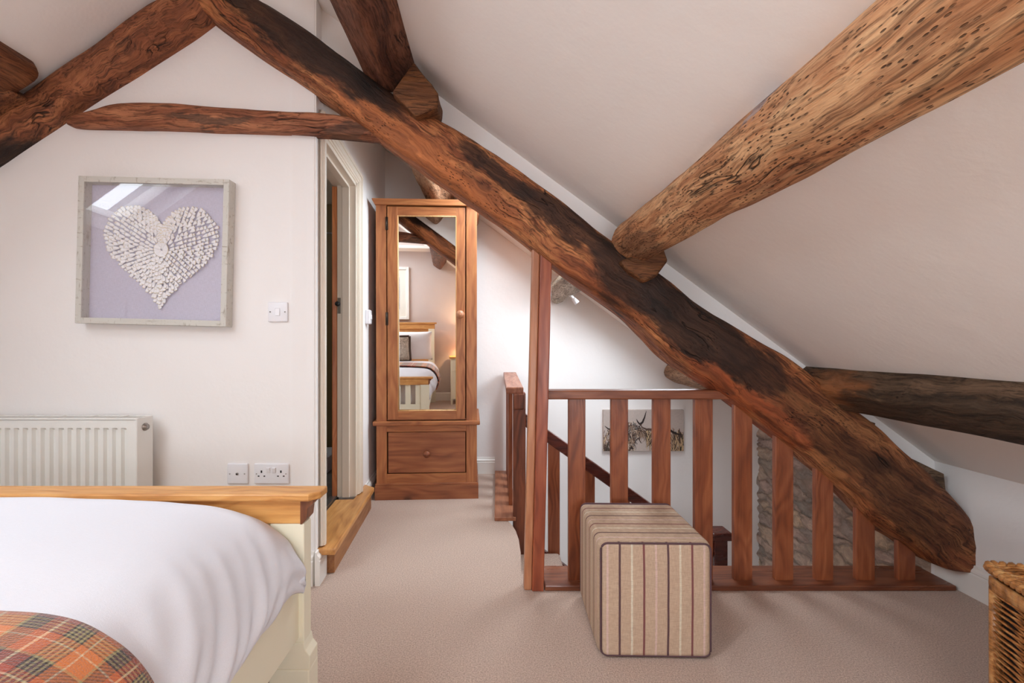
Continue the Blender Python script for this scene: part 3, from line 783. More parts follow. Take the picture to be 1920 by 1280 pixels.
# descending stair rail
sr = thing('stair_balustrade', 'dark handrail with balusters going down beside the stairs', 'balustrade', (.20, 2.66, 0))
S = -.715
def slant(bm, x0, x1, z0, th_, y0, y1, bev=.005):
    prism(bm, [(x0, z0+S*0), (x1, z0+S*(x1-x0)), (x1, z0+S*(x1-x0)+th_), (x0, z0+th_)], y0, y1, 'y', bev)
bm = BM(); slant(bm, -.03, 1.06, .535, .075, -.03, .03); obj('handrail', bm, M['rail_dark'], sr)
bm = BM(); slant(bm, -.03, 1.06, -.20, .09, -.02, .02); obj('string_board', bm, M['rail_dark'], sr)
for i in range(5):
    x = .105+i*.205
    zt = .545+S*(x+.03+.035); bm = BM()
    prism(bm, [(x, -.17+S*(x+.03)), (x+.068, -.17+S*(x+.098)), (x+.068, zt+S*.03), (x, zt-S*.03)], -.012, .012, 'y', .003)
    obj('baluster', bm, M['red_z'], sr)
ln = thing('newel_post', 'low dark newel with a flat cap further down the stairs', 'post', (1.29, 2.62, -2.6))
bm = BM(); box(bm, -.045, .03, -.04, .04, 0, 2.50, .005); obj('newel_shaft', bm, M['rail_dark'], ln)
bm = BM(); box(bm, -.065, .05, -.06, .06, 2.50, 2.545, .008); obj('newel_cap', bm, M['rail_dark'], ln)
sc_ = thing('staircase', 'carpeted stairs going down behind the balustrade', 'staircase', (.12, 2.3, -2.6))
for i in range(7):
    z = -.195*(i+1); bm = BM()
    x0 = .10+i*.235
    box(bm, x0-.12-.0, x0+.27-.12, -.295, .335, z+2.6-.19, z+2.6, .018, 3)
    obj('stair_tread', bm, M['carpet'], sc_)

# ------------------------------------------------------------------ wardrobe
WX0, WY0 = P(703, 0, 2.98).x, 2.98
k_ = 2.98/850
wd = thing('pine_wardrobe', 'single pine wardrobe with a mirrored door above one drawer', 'wardrobe', (WX0+.327, WY0+.26, 0), .055)
wd.rotation_euler.x = .012
o = wd.location
def wx(px): return (px-VX)*k_-o.x
def wz(py): return 1-(py-VY)*k_
yf = -.26
def wb(name, x0, x1, y0, y1, z0, z1, mat, bev=.003, par=wd, **kk):
    bm = BM(); box(bm, x0, x1, y0, y1, z0, z1, bev, **kk); return obj(name, bm, mat, par)
X0, X1 = wx(703), wx(890)
# carcass
bm = BM()
box(bm, X0, X0+.02, yf+.002, .27, wz(790), wz(386), .002); box(bm, X1-.02, X1, yf+.002, .27, wz(790), wz(386), .002)
box(bm, X0, X1, .255, .27, .02, wz(386)); box(bm, X0+.02, X1-.02, yf+.03, .26, wz(790), wz(790)+.02)
box(bm, X0, X0+.02, yf+.002, .27, .06, wz(790), .002); box(bm, X1-.02, X1, yf+.002, .27, .06, wz(790), .002)
obj('carcass', bm, M['pine_z'], wd)
bm = BM()
bm.free()
for a, b in ((X0, wx(722.2)), (wx(870), X1)):
    bm = BM(); box(bm, a, b, yf, yf+.022, wz(905), wz(386), .002); obj('front_stile', bm, M['pine_z'], wd)
for a, b in ((808, 794), (905, 886.5)):
    bm = BM(); box(bm, wx(722), wx(870), yf+.002, yf+.022, wz(a), wz(b), .001); obj('front_rail', bm, M['pine_x'], wd)
bm = BM()
prism(bm, [(X0-.022, wz(376)), (X1+.022, wz(376)), (X1+.020, wz(379)), (X1+.004, wz(387)), (X0-.004, wz(387)), (X0-.020, wz(379))], yf-.022, .272, 'y', .002)
obj('cornice', bm, M['pine_x'], wd)
wb('waist_moulding', X0-.02, X1+.02, yf-.02, .272, wz(795.5), wz(787.5), M['pine_x'], .006)
bm = BM(); box(bm, X0-.010, X1+.010, yf-.010, .272, 0, wz(908), .002); box(bm, X0-.007, X1+.007, yf-.007, .272, wz(908), wz(904), .003)
obj('plinth', bm, M['pine_b'], wd)
bm = BM()
dx0, dx1, dz0, dz1 = wx(724), wx(868), wz(785), wz(389)
mx0, mx1, mz0, mz1 = wx(743), wx(851.5), wz(768.5), wz(405.5)
box(bm, dx0, mx0, yf-.004, yf+.018, dz0, dz1, .002); box(bm, mx1, dx1, yf-.004, yf+.018, dz0, dz1, .002)
door = obj('door', bm, M['pine_z'], wd)
for a, b in ((mz1, dz1), (dz0, mz0)):
    bm = BM(); box(bm, mx0, mx1, yf-.003, yf+.018, a, b, .001); obj('door_rail', bm, M['pine_x'], door)
bm = BM()
for a, b in (((mx0, mz0), (mx0, mz1)), ((mx1, mz0), (mx1, mz1)), ((mx0, mz0), (mx1, mz0)), ((mx0, mz1), (mx1, mz1))):
    tube(bm, [(a[0], yf+.001, a[1]), (b[0], yf+.001, b[1])], .0045, 8)
obj('door_bead', bm, wood('bead_pine', (236, 196, 140), (220, 176, 118), (190, 138, 84), axis='z'), door)
bm = BM()
v = [bm.verts.new(c) for c in ((mx0-.003, yf+.016, mz0-.003), (mx1+.003, yf+.016, mz0-.003), (mx1+.003, yf+.006, mz1+.003), (mx0-.003, yf+.006, mz1+.003))]
v2 = [bm.verts.new(c.co+Vector((0, .004, 0))) for c in v]
bm.faces.new(v); bm.faces.new(v2[::-1])
for i in range(4): bm.faces.new((v[i], v2[i], v2[(i+1) % 4], v[(i+1) % 4]))
bmesh.ops.recalc_face_normals(bm, faces=bm.faces)
meta(obj('mirror', bm, M['mirror'], door), 'tall silvered mirror panel')
def knob(c, r, mat, par, ax='y'):
    bm = BM(); lathe(bm, [(0, 0), (r*.55, 0), (r*.45, r*.5), (r*.95, r*.9), (r, r*1.3), (r*.8, r*1.75), (r*.3, r*1.95), (0, r*2)], 20, c, ax)
    return obj('knob', bm, mat, par, True)
knob((wx(859), yf-.004, wz(589)), .027, M['post_l'], door)
for py in (421, 597):
    bm = BM()
    box(bm, wx(722)-.004, wx(724)+.006, yf-.007, yf-.002, wz(py+12), wz(py-12), .001)
    tube(bm, [(wx(722.5), yf-.007, wz(py+12)), (wx(722.5), yf-.007, wz(py-12))], .004, 8)
    obj('hinge', bm, M['brass'], door)
drw = wb('drawer', wx(724.5), wx(868.5), yf+.004, yf+.20, wz(885), wz(809), M['pine_b'], .002)
knob((wx(797), yf+.004, wz(849)), .023, M['red_x'], drw)

# ------------------------------------------------------------------ heart picture, switches, radiator
YW = YT
hp = thing('heart_picture', 'square shadow-box picture of a heart made of white petals in a grey distressed frame', 'picture', (P(286, 0, 1.865).x, YT, P(0, 471, 1.865).z))
hp.rotation_euler = (0, math.radians(1.4), 0)
kk = 1.865/850
hw, hh = 141.5*kk, 138*kk
D0 = -.048
bm = BM(); ft = 11*kk
for sx in (-1, 1): box(bm, *sorted((sx*(hw-ft), sx*hw)), D0, -.002, -hh, hh, .002)
for sz in (-1, 1): box(bm, -hw+ft, hw-ft, D0, -.002, *sorted((sz*(hh-ft), sz*hh)), .002)
obj('frame', bm, M['frame'], hp)
bm = BM(); box(bm, -hw+ft*.9, hw-ft*.9, -.010, -.006, -hh+ft*.9, hh-ft*.9); meta(obj('backing', bm, M['lilac'], hp), 'lilac-grey linen backing')
bm = BM(); box(bm, -hw+ft, hw-ft, D0+.006, D0+.008, -hh+ft, hh-ft); obj('glass_pane', bm, M['glass'], hp)
def petal_mesh():
    bm = BM(); Ls, Ws = 8, 6
    L, W_ = .024, .0060
    rings = []
    for i in range(Ls+1):
        t = i/Ls; x = t*L; r = W_*(.12+.88*math.sin(math.pi*min(1, t*.62+.06)))*(1 if t < .85 else (math.sqrt(max(0, 1-((t-.85)/.15)**2))*.9+.1))
        lift = .003+.0045*t*t
        rings.append([bm.verts.new((x, -lift-.0016*math.sin(math.pi*j/Ws), r*math.cos(math.pi*j/Ws))) for j in range(Ws+1)])
    for a, (A, B) in enumerate(zip(rings, rings[1:])):
        for j in range(Ws):
            f = bm.faces.new((A[j], B[j], B[j+1], A[j+1])); f.smooth = True; f.material_index = 1 if a >= Ls-1 else 0
    r = bmesh.ops.extrude_face_region(bm, geom=list(bm.faces))
    for e in r['geom']:
        if isinstance(e, bmesh.types.BMVert): e.co.y += .0016
    bmesh.ops.recalc_face_normals(bm, faces=bm.faces)
    me = bpy.data.meshes.new('petal'); bm.to_mesh(me); bm.free(); me.materials.append(M['petal']); me.materials.append(M['petal_tip'])
    return me
pm = petal_mesh()
def heart(t):
    return 16*math.sin(t)**3, 13*math.cos(t)-5*math.cos(2*t)-2*math.cos(3*t)-math.cos(4*t)
cx0, cz0 = (293-286)*kk, -(465-471)*kk
sclh = 6.75*kk
pl = []
for ring in range(12):
    f = 1.0-.078*ring
    if f < .2: break
    hp_ = [heart(2*math.pi*i/400) for i in range(401)]
    acc, last, ph = 0, hp_[0], (ring % 2)*.5
    step = 1.18/f
    nxt = step*ph*f
    for q_ in hp_[1:]:
        acc += math.hypot(q_[0]-last[0], q_[1]-last[1])*f; last = q_
        if acc >= nxt:
            nxt += 1.18
            jf = f+(random.uniform(-.03, .03) if ring else random.uniform(-.02, .01)); x, z = q_[0]*jf*sclh, q_[1]*jf*sclh
            a = math.atan2(z+.004, x)+random.uniform(-.12, .12)
            s_ = random.uniform(.85, 1.15)
            pl.append((cx0+x-.017*math.cos(a), cz0+z-.017*math.sin(a), a, s_, ring))
for i in range(14):
    a = 2*math.pi*i/14; pl.append((cx0+.004*math.cos(a), cz0+.004*math.sin(a), a, 1.2, 99))
rest = BM()
tb = bmesh.new(); tb.from_mesh(pm)
for i, (x, z, a, s_, ring) in enumerate(pl):
    m_ = Matrix.Translation(Vector((x, -.0095-random.uniform(0, .005), z))) @ Matrix.Rotation(-a, 4, 'Y') @ Matrix.Diagonal((s_, 1, s_*1.15, 1))
    if i < 100:
        po_ = bpy.data.objects.new('petal', pm); C.objects.link(po_); po_.parent = hp; po_.matrix_local = m_
    else:
        vm_ = [rest.verts.new(m_ @ v.co) for v in tb.verts]
        for f in tb.faces:
            nf = rest.faces.new([vm_[v.index] for v in f.verts]); nf.material_index = f.material_index; nf.smooth = True
tb.free()
meta(obj('petals', rest, [M['petal'], M['petal_tip']], hp), kind='stuff')

def plate(name, label, cat, x0, x1, y0, y1, Y=YT):
    a, b = P(x0, y1, Y-.01), P(x1, y0, Y-.01)
    t = thing(name, label, cat, ((a.x+b.x)/2, Y, (a.z+b.z)/2))
    w, h = (b.x-a.x)/2, (b.z-a.z)/2
    bm = BM(); box(bm, -w, w, -.010, 0, -h, h, .004, 3); obj('face_plate', bm, M['white'], t, True)
    return t, w, h
def disc(par, name, x, z, r, mat, y=-.0105, hgt=.0012):
    bm = BM(); lathe(bm, [(0, 0), (r, 0), (r, hgt), (0, hgt)], 12, (x, y+.0004, z), 'y'); return obj(name, bm, mat, par)
sw, w, h = plate('light_switch', 'square white rocker light switch right of the heart picture', 'light switch', 502, 539, 566, 603)
bm = BM(); box(bm, -.010, .010, -.014, -.009, -.016, .016, .002)
for v in bm.verts:
    if v.co.y < -.012 and v.co.z > 0: v.co.y += .003
obj('rocker', bm, M['white'], sw)
for s in (-1, 1): disc(sw, 'screw', s*.031, 0, .003, M['steel'])
ae, w, h = plate('aerial_socket', 'square white television aerial socket above the bed end', 'socket', 425.5, 464, 869, 907)
disc(ae, 'coax_port', 0, 0, .0055, M['steel'], hgt=.003); disc(ae, 'port_hole', 0, 0, .003, M['black'], y=-.0135)
for s in (-1, 1): disc(ae, 'screw', s*.031, 0, .0028, M['steel'])
so, w, h = plate('power_socket', 'double white power socket with two switches above the bed end', 'socket', 476, 541, 869, 907)
for s in (-1, 1):
    cxp = s*w*.56
    bm = BM(); box(bm, cxp-.003*1, cxp+.003, -.0108, -.009, .004, .014); box(bm, cxp-.012-.0035, cxp-.012+.0035, -.0108, -.009, -.012, -.0075); box(bm, cxp+.012-.0035, cxp+.012+.0035, -.0108, -.009, -.012, -.0075)
    obj('pin_slots', bm, M['black'], so)
    bm = BM(); box(bm, s*.012-.0075, s*.012+.0075, -.0135, -.009, .004, .026, .0015)
    for v in bm.verts:
        if v.co.y < -.012 and v.co.z > .02: v.co.y -= .003
    obj('rocker', bm, M['white'], so)
    disc(so, 'screw', s*w*.85, 0, .0025, M['steel'])
cs = thing('pull_switch', 'small white switch on the corridor wall beside the door frame', 'light switch', tuple(CW @ Vector((0, 1.0, 1.19))), th)
bm = BM(); box(bm, 0, .03, -.03, .03, -.045, .045, .006); obj('face_plate', bm, M['white'], cs)
bm = BM(); box(bm, .028, .036, -.008, .008, -.015, .015, .002); obj('rocker', bm, M['white'], cs)

rd = thing('radiator', 'white ribbed panel radiator on the left wall behind the bed', 'radiator', (-2.2, YT-.02, .12))
o = rd.location
RX1 = P(256, 0, 1.79).x-o.x; RXL = -1.0
zt = P(0, 784, 1.79).z-.12
yF = 1.79-o.y
bm = BM()
pitch = .0353; prof = []
x = RX1-.045
prof.append((RX1, 0)); prof.append((RX1-.028, 0))
while x > RXL+.05:
    prof += [(x+.008, 0), (x+.003, .012), (x-.011, .012), (x-.016, 0)]; x -= pitch
prof.append((RXL, 0))
zs = [(0.0, 0), (.035, 0), (.045, 1), (zt-.046, 1), (zt-.038, 0), (zt-.012, 0), (zt-.008, 0)]
rows = [[bm.verts.new((px_, yF+d*k, z)) for px_, d in prof] for z, k in zs]
for A, B in zip(rows, rows[1:]):
    for i in range(len(A)-1):
        bm.faces.new((A[i], A[i+1], B[i+1], B[i]))
bmesh.ops.recalc_face_normals(bm, faces=bm.faces)
r_ = obj('front_panel', bm, M['rad'], rd)
if r_.data.polygons[0].normal.y > 0:
    r_.data.flip_normals()
bm = BM(); box(bm, RXL, RX1-.002, -.03, -.022, .0, zt-.01, .002); obj('rear_panel', bm, M['rad'], rd)
bm = BM(); box(bm, RX1-.004, RX1+.004, yF-.003, -.018, -.005, zt, .003); obj('side_panel', bm, M['rad'], rd)
bm = BM()
box(bm, RXL, RX1, yF-.003, yF+.012, zt-.006, zt, .002); box(bm, RXL, RX1, -.03, -.018, zt-.006, zt, .002)
n_ = int((RX1-RXL)/.018)
for i in range(n_):
    x = RXL+.01+i*.018
    box(bm, x, x+.006, yF+.01, -.028, zt-.005, zt-.001)
for i in range(8): box(bm, RX1-.09-i*.13, RX1-.086-i*.13, yF+.0, -.02, zt-.004, zt+.0015)
obj('top_grille', bm, M['rad'], rd)
bm = BM(); lathe(bm, [(0, 0), (.016, 0), (.016, .004), (.011, .005), (.011, .012), (0, .012)], 16, (RX1+.003, -.062, zt-.04), 'x'); obj('end_plug', bm, M['steel'], rd)

# ------------------------------------------------------------------ bed
bd = thing('bed', 'cream painted double bed with oak-capped footboard', 'bed', (-1.25, .15, 0))
BXR, BXL = -.504, -1.996
o = bd.location
YF0, YF1 = 1.175, 1.25
z_t = .618
bm = BM()
cc = lambda x, y: (x-o.x, y-o.y)
prism(bm, [cc(BXL-.03, YF0), cc(BXR+.018, YF0), cc(BXR+.040, YF0+.025), cc(BXR+.040, YF1+.0), cc(BXL-.05, YF1), cc(BXL-.05, YF0+.025)], z_t-.020, z_t, 'z', .004)
cap = obj('footboard_cap', bm, M['oak_x'], bd)
pbox('footboard_top_rail', bd, BXL-.005, BXR-.008, YF0+.014, YF1-.012, .536, z_t-.018, M['oak_x'], .002)
bm = BM()
prism(bm, [(BXR-.010-o.x, .534), (BXR-.008-o.x+.002, .534), (BXR+.006-o.x, .548), (BXR+.009-o.x, .575), (BXR+.024-o.x, .590), (BXR+.024-o.x, z_t-.019), (BXR-.010-o.x, z_t-.019)], YF0+.014-o.y, YF1-.012-o.y, 'y', .001)
obj('corbel', bm, M['oak_dark'], bd)
def bed_post(name, xr, y0, y1, ztop, sgn):
    bm = BM(); x1 = xr-o.x; x0 = xr-sgn*.09-o.x
    box(bm, *sorted((x0, x1)), y0-o.y, y1-o.y, .2, ztop, .003)
    box(bm, *sorted((x0-sgn*.0, x1+sgn*.016)), y0-.006-o.y, y1+.008-o.y, 0, .155, .004)
    prism(bm, [(x0, .155), (x1+sgn*.016, .155), (x1+sgn*.016, .19), (x1+sgn*.004, .205), (x1, .225), (x0, .225)], y0-.003-o.y, y1+.004-o.y, 'y', .002)
    return obj(name, bm, M['cream'], bd)
bed_post('leg', BXR, YF0+.016, YF0+.062, .536, 1); bed_post('leg', BXL, YF0+.016, YF0+.062, .536, -1)
pbox('footboard_bottom_rail', bd, BXL+.06, BXR-.06, YF0+.02, YF0+.05, .22, .33, M['cream'])
for i in range(13):
    x = BXL+.10+i*.104
    pbox('footboard_slat', bd, x, x+.055, YF0+.028, YF0+.044, .33, .536, M['cream'], .002)
YH = -.93
pbox('side_rail', bd, BXR-.040, BXR-.014, YH, YF0+.02, .235, .385, M['cream'])
pbox('side_rail', bd, BXL+.014, BXL+.040, YH, YF0+.02, .235, .385, M['cream'])
bed_post('headboard_post', BXR, YH-.05, YH, 1.12, 1); bed_post('headboard_post', BXL, YH-.05, YH, 1.12, -1)
pbox('headboard_panel', bd, BXL+.05, BXR-.05, YH-.035, YH-.015, .3, 1.13, M['oak_x'])
pbox('headboard_cap', bd, BXL-.04, BXR+.035, YH-.065, YH+.012, 1.19, 1.215, M['oak_x'], .004)
pbox('headboard_top_rail', bd, BXL-.01, BXR+.006, YH-.055, YH+.0, 1.115, 1.192, M['oak_x'], .003)
mt = thing('mattress', 'deep mattress hidden under the white duvet', 'mattress', (-1.25, .12, .30))
bm = BM(); box(bm, -.69, .69, YH-.12+.01, 1.13-.12, 0, .28, .05, 4); obj('mattress_core', bm, M['pillow'], mt, True)

# duvet: profile from the left hem over the top to the right hem
def duvet_prof(y):
    k = max(0, min(1, (1.155-y)/.55)); k = k*k*(3-2*k)
    # (x, z) outer right side
    A = [(-.530, .375), (-.503, .392), (-.492, .425), (-.497, .462), (-.520, .508), (-.560, .550), (-.615, .585), (-.70, .610), (-.82, .622), (-1.0, .628), (-1.25, .632)]
    B = [(-.515, .375), (-.478, .392), (-.452, .43), (-.436, .48), (-.440, .530), (-.458, .573), (-.492, .612), (-.545, .642), (-.64, .654), (-.9, .660), (-1.25, .664)]
    return [(a[0]+(b[0]-a[0])*k, a[1]+(b[1]-a[1])*k) for a, b in zip(A, B)]
def cr1(p, t):
    n = len(p)-1; i = min(int(t*n), n-1); k = t*n-i
    g = lambda j: Vector(p[max(0, min(n, j))])
    a, b, c, d = g(i-1), g(i), g(i+1), g(i+2)
    return .5*((2*b)+(-a+c)*k+(2*a-5*b+4*c-d)*k*k+(-a+3*b-3*c+d)*k**3)
def duvet_pt(u, y):
    """u 0..1 right hem to centre, 1..2 centre to left hem"""
    m = u > 1; uu = 2-u if m else u
    p = cr1(duvet_prof(y), uu); x, z = p
    if m: x = -2.5-x
    # foot end tucks down behind the footboard
    e = max(0, (y-1.08)/.09)
    z -= .03*e*e*(uu > .1)
    side = max(0, min(1, (.72-uu)/.5))
    sgn = -1 if m else 1
    # folds hanging on the side, fanning from the foot corner
    ph = (y*1.0-.42*uu)
    wv = 0
    for fr, am, o_ in ((41, .0062, 0), (78, .0050, 1.3), (26, .0070, 2.1)):
        wv += am*math.sin(ph*fr+o_+2.5*noise.noise(Vector((y*4, uu*3, o_))))
    amp = side*(.5+.9*noise.noise(Vector((y*5, 1.7, 0)))+.3)*(1-.85*min(1, max(0, (y-1.04)/.10)))
    x += sgn*wv*amp*1.1; z += abs(wv)*.25*amp
    z += (1-side)*(.004*noise.noise(Vector((x*4, y*4, 0)))+.0018*noise.noise(Vector((x*11, y*6, 2))))
    # gathered folds near the foot corner
    if y > .95 and uu < .5 and not m:
        g = (y-.95)/.2
        x += .004*g*math.sin(uu*34+y*9)*math.sin(math.pi*min(1, uu/.5))
    return Vector((x, y, z))
dv = thing('duvet', 'smooth white duvet bulging over the side of the bed', 'duvet', (-1.25, .1, .37))
bm = BM(); o_ = dv.location.copy()
grid(bm, lambda a, b: duvet_pt(2*a, YH+.35+b*(1.172-YH-.35))-o_, 170, 260)
bmesh.ops.recalc_face_normals(bm, faces=bm.faces)
dd = obj('duvet_cover', bm, M['duvet'], dv)
for p_ in dd.data.polygons: p_.use_smooth = True
if sum(p_.normal.z for p_ in dd.data.polygons) < 0: dd.data.flip_normals()
md = dd.modifiers.new('thick', 'SOLIDIFY'); md.thickness = .02; md.offset = -1

# tartan throw lying across the bed near the camera
tw = thing('tartan_throw', 'orange and brown tartan wool throw laid across the white duvet', 'throw', (-1.25, .3, .4))
o2 = tw.location.copy()
bm = BM(); uvl = bm.loops.layers.uv.new('UVMap')
def throw_pt(a, b):
    u = .14+a*1.72; y = .02+b*(.562-.02)
    y += .012*math.sin(a*9)
    p = duvet_pt(u, y); q1 = duvet_pt(u+.01, y); d = (q1-p); d.y = 0; d.normalize()
    n = Vector((d.z, 0, -d.x))
    if n.z < 0 and .3 < u < 1.7: n = -n
    if u <= .3: n = Vector((abs(n.x), 0, n.z))
    if u >= 1.7: n = Vector((-abs(n.x), 0, n.z))
    return p+n*(.010+.004*max(0, min(1, (b-.0)/.05)))-o2
grid(bm, throw_pt, 150, 60, uv=uvl)
tt = obj('throw_cloth', bm, M['plaid'], tw)
if sum(p_.normal.z for p_ in tt.data.polygons) < 0: tt.data.flip_normals()
md = tt.modifiers.new('thick', 'SOLIDIFY'); md.thickness = .010; md.offset = 1

# things seen in the mirror: pillows, cushion, night table, lamp, picture
def pillow(name, label, cat, loc, rot, w, h, d, mat, parts=None):
    t = thing(name, label, cat, loc); t.rotation_euler = rot
    bm = BM()
    for s in (1, -1):
        def fn(a, b, s=s):
            x, z = (a-.5)*2, (b-.5)*2
            e = max(0, (1-abs(x)**3)*(1-abs(z)**3))**.5
            pull = 1-.06*(1-abs(x))*abs(z)**2-.06*(1-abs(z))*abs(x)**2
            return Vector((x*w/2*(1-.05*(1-abs(z)**2)*abs(x)), s*(d/2*e+.004*noise.noise(Vector((x*3, z*3, s)))), z*h/2*(1-.05*(1-abs(x)**2)*abs(z))))
        grid(bm, fn, 24, 24)
    bmesh.ops.remove_doubles(bm, verts=bm.verts, dist=.002)
    bmesh.ops.recalc_face_normals(bm, faces=bm.faces)
    obj('pillow_case', bm, mat, t, True)
    return t
pillow('pillow', 'plump white pillow leaning on the headboard, seen in the mirror', 'pillow', (-.87, -.72, .87), (math.radians(-24), 0, 0), .68, .46, .17, M['pillow'])
pillow('pillow', 'far white pillow leaning on the headboard beside the first', 'pillow', (-1.62, -.72, .87), (math.radians(-24), 0, 0), .68, .46, .17, M['pillow'])
cu = pillow('cushion', 'beige cushion with brown velvet edging, seen in the mirror on the bed', 'cushion', (-1.04, -.50, .84), (math.radians(-26), 0, 0), .42, .40, .13,
            linen('beige_print', (196, 180, 162), 120, .35))
bm = BM()
for s in (-1, 1): tube(bm, [(s*.205, 0, -.19), (s*.20, 0, 0), (s*.205, 0, .19)], .018, 10)
for s in (-1, 1): tube(bm, [(-.2, 0, s*.195), (0, 0, s*.19), (.2, 0, s*.195)], .014, 10)
obj('cushion_edging', bm, plain('brown_velvet', (72, 50, 38), .8), cu)
nt = thing('night_table', 'small cream night table with a wooden top beside the bed head', 'table', (-.08, -.87, 0))
pbox('table_top', nt, -.28, .10, -1.06, -.68, .68, .705, M['oak_x'], .004)
pbox('table_body', nt, -.26, .08, -1.04, -.70, .08, .68, M['cream'])
d_ = pbox('table_drawer', nt, -.245, .065, -.705, -.69, .50, .66, M['cream'])
bm = BM(); lathe(bm, [(0, 0), (.008, 0), (.014, .012), (.010, .02), (0, .022)], 14, (0, .18, .58), 'y')
for v in bm.verts: v.co.y = .18+(.18-v.co.y)
obj('knob', bm, M['steel'], d_)
for x in (-.26, .06):
    for y in (-1.04, -.72): pbox('leg', nt, x, x+.03, y, y+.03, 0, .09, M['cream'])
lm = thing('table_lamp', 'small lit lamp on the night table at the bed head', 'lamp', (-.05, -.87, .705))
bm = BM(); lathe(bm, [(0, 0), (.06, 0), (.06, .012), (.02, .03), (.035, .08), (.045, .12), (.02, .18), (.012, .24), (0, .24)], 24); obj('lamp_base', bm, plain('glazed_ceramic', (214, 204, 190), .25), lm, True)
def shade_mat():
    t = NT('lamp_shade'); t.col(s2l((240, 222, 190))); t.b.inputs['Emission Color'].default_value = s2l((255, 190, 110)); t.b.inputs['Emission Strength'].default_value = 2.5; return t.m
bm = BM()
n = 32
A = [bm.verts.new((.12*math.cos(2*math.pi*i/n), .12*math.sin(2*math.pi*i/n), .20)) for i in range(n)]; B = [bm.verts.new((.075*math.cos(2*math.pi*i/n), .075*math.sin(2*math.pi*i/n), .38)) for i in range(n)]
for i in range(n): bm.faces.new((A[i], A[(i+1) % n], B[(i+1) % n], B[i])).smooth = True
sh = obj('lamp_shade', bm, shade_mat(), lm)
md = sh.modifiers.new('t', 'SOLIDIFY'); md.thickness = .002
pt = bpy.data.lights.new('lamp_bulb', 'POINT'); pt.energy = 20; pt.color = (1, .66, .36); pt.shadow_soft_size = .04
po2 = bpy.data.objects.new('lamp_bulb', pt); C.objects.link(po2); po2.location = (-.05, -.87, 1.02)
gp = thing('framed_print', 'pale framed print on the rear wall, seen in the wardrobe mirror', 'picture', (-1.19, YR+.002, 1.66))
bm = BM()
for sx in (-1, 1): box(bm, *sorted((sx*.26, sx*.30)), 0, .03, -.40, .40, .003)
for sz in (-1, 1): box(bm, -.26, .26, 0, .03, *sorted((sz*.36, sz*.40)), .003)
obj('frame', bm, M['gloss'], gp)
bm = BM(); box(bm, -.26, .26, .002, .012, -.36, .36); obj('mount', bm, plain('mount_card', (226, 220, 208), .8), gp)
bm = BM(); box(bm, -.16, .16, .0121, .013, -.24, .24); obj('print', bm, linen('pale_print', (196, 194, 196), 40, .15), gp)

# ------------------------------------------------------------------ ottoman
ot = thing('cube_ottoman', 'square pouffe in beige fabric with plum and cream stripes', 'ottoman', (.516, 1.64, 0))
def oc(px, py, Y): v = P(px, py, Y); return v
hs = .183
a_ = math.radians(2.0)
ot.rotation_euler = (0, 0, -.02)
bm = BM(); box(bm, -hs, hs, -hs+.003, hs, 0.004, .372, .022, 4)
for v in bm.verts:
    bul = .006*max(0, 1-(v.co.x/hs)**2)*max(0, 1-((v.co.z-.19)/.19)**2)
    if v.co.y > hs-.03: v.co.y += bul
o_body = obj('wrap_cover', bm, stripes('ottoman_wrap', 1, .012), ot, True)
bm = BM()
def fr(a, b):
    x, z = (a-.5)*2, b*2-1
    rx = (hs-.012)*x; rz = .188+(.180)*z
    # rounded corners
    c = .02; ax_, az_ = abs(rx)-(hs-.012-c), abs(rz-.188)-(.180-c)
    if ax_ > 0 and az_ > 0:
        m_ = max(ax_, az_)/max(1e-6, math.hypot(ax_, az_)); rx = math.copysign(hs-.012-c+ax_*m_, rx); rz = .188+math.copysign(.180-c+az_*m_, rz-.188)
    y = -hs-.004-.006*(1-x*x)*(1-z*z)
    return Vector((rx, y, rz))
grid(bm, fr, 30, 30)
r = bmesh.ops.extrude_face_region(bm, geom=list(bm.faces))
for e in r['geom']:
    if isinstance(e, bmesh.types.BMVert): e.co.y += .02
bmesh.ops.recalc_face_normals(bm, faces=bm.faces)
obj('front_panel', bm, stripes('ottoman_front', 0, .0195), ot, True)
def rrect(y, w, z0, z1, c, n=6):
    pts = []
    for (cx, cz, a0) in ((w-c, z1-c, 0), (-w+c, z1-c, 90), (-w+c, z0+c, 180), (w-c, z0+c, 270)):
        for i in range(n+1):
            a = math.radians(a0+90*i/n); pts.append((cx+c*math.cos(a), y, cz+c*math.sin(a)))
    return pts
bm = BM(); tube(bm, rrect(-hs-.002, hs-.008, .009, .369, .022), .0035, 8, closed=True)
MP = plain('plum_piping', (88, 62, 66), .8)
meta(obj('piping', bm, MP, ot, True), 'dark plum piping')
bm = BM(); tube(bm, rrect(hs-.006, hs-.004, .009, .371, .022), .0035, 8, closed=True)
meta(obj('piping', bm, MP, ot, True), 'dark plum piping')

# ------------------------------------------------------------------ wicker basket
wk = thing('wicker_basket', 'lidded golden wicker laundry basket standing by the right knee wall', 'basket', (1.285, 1.20, 0), math.radians(-17))
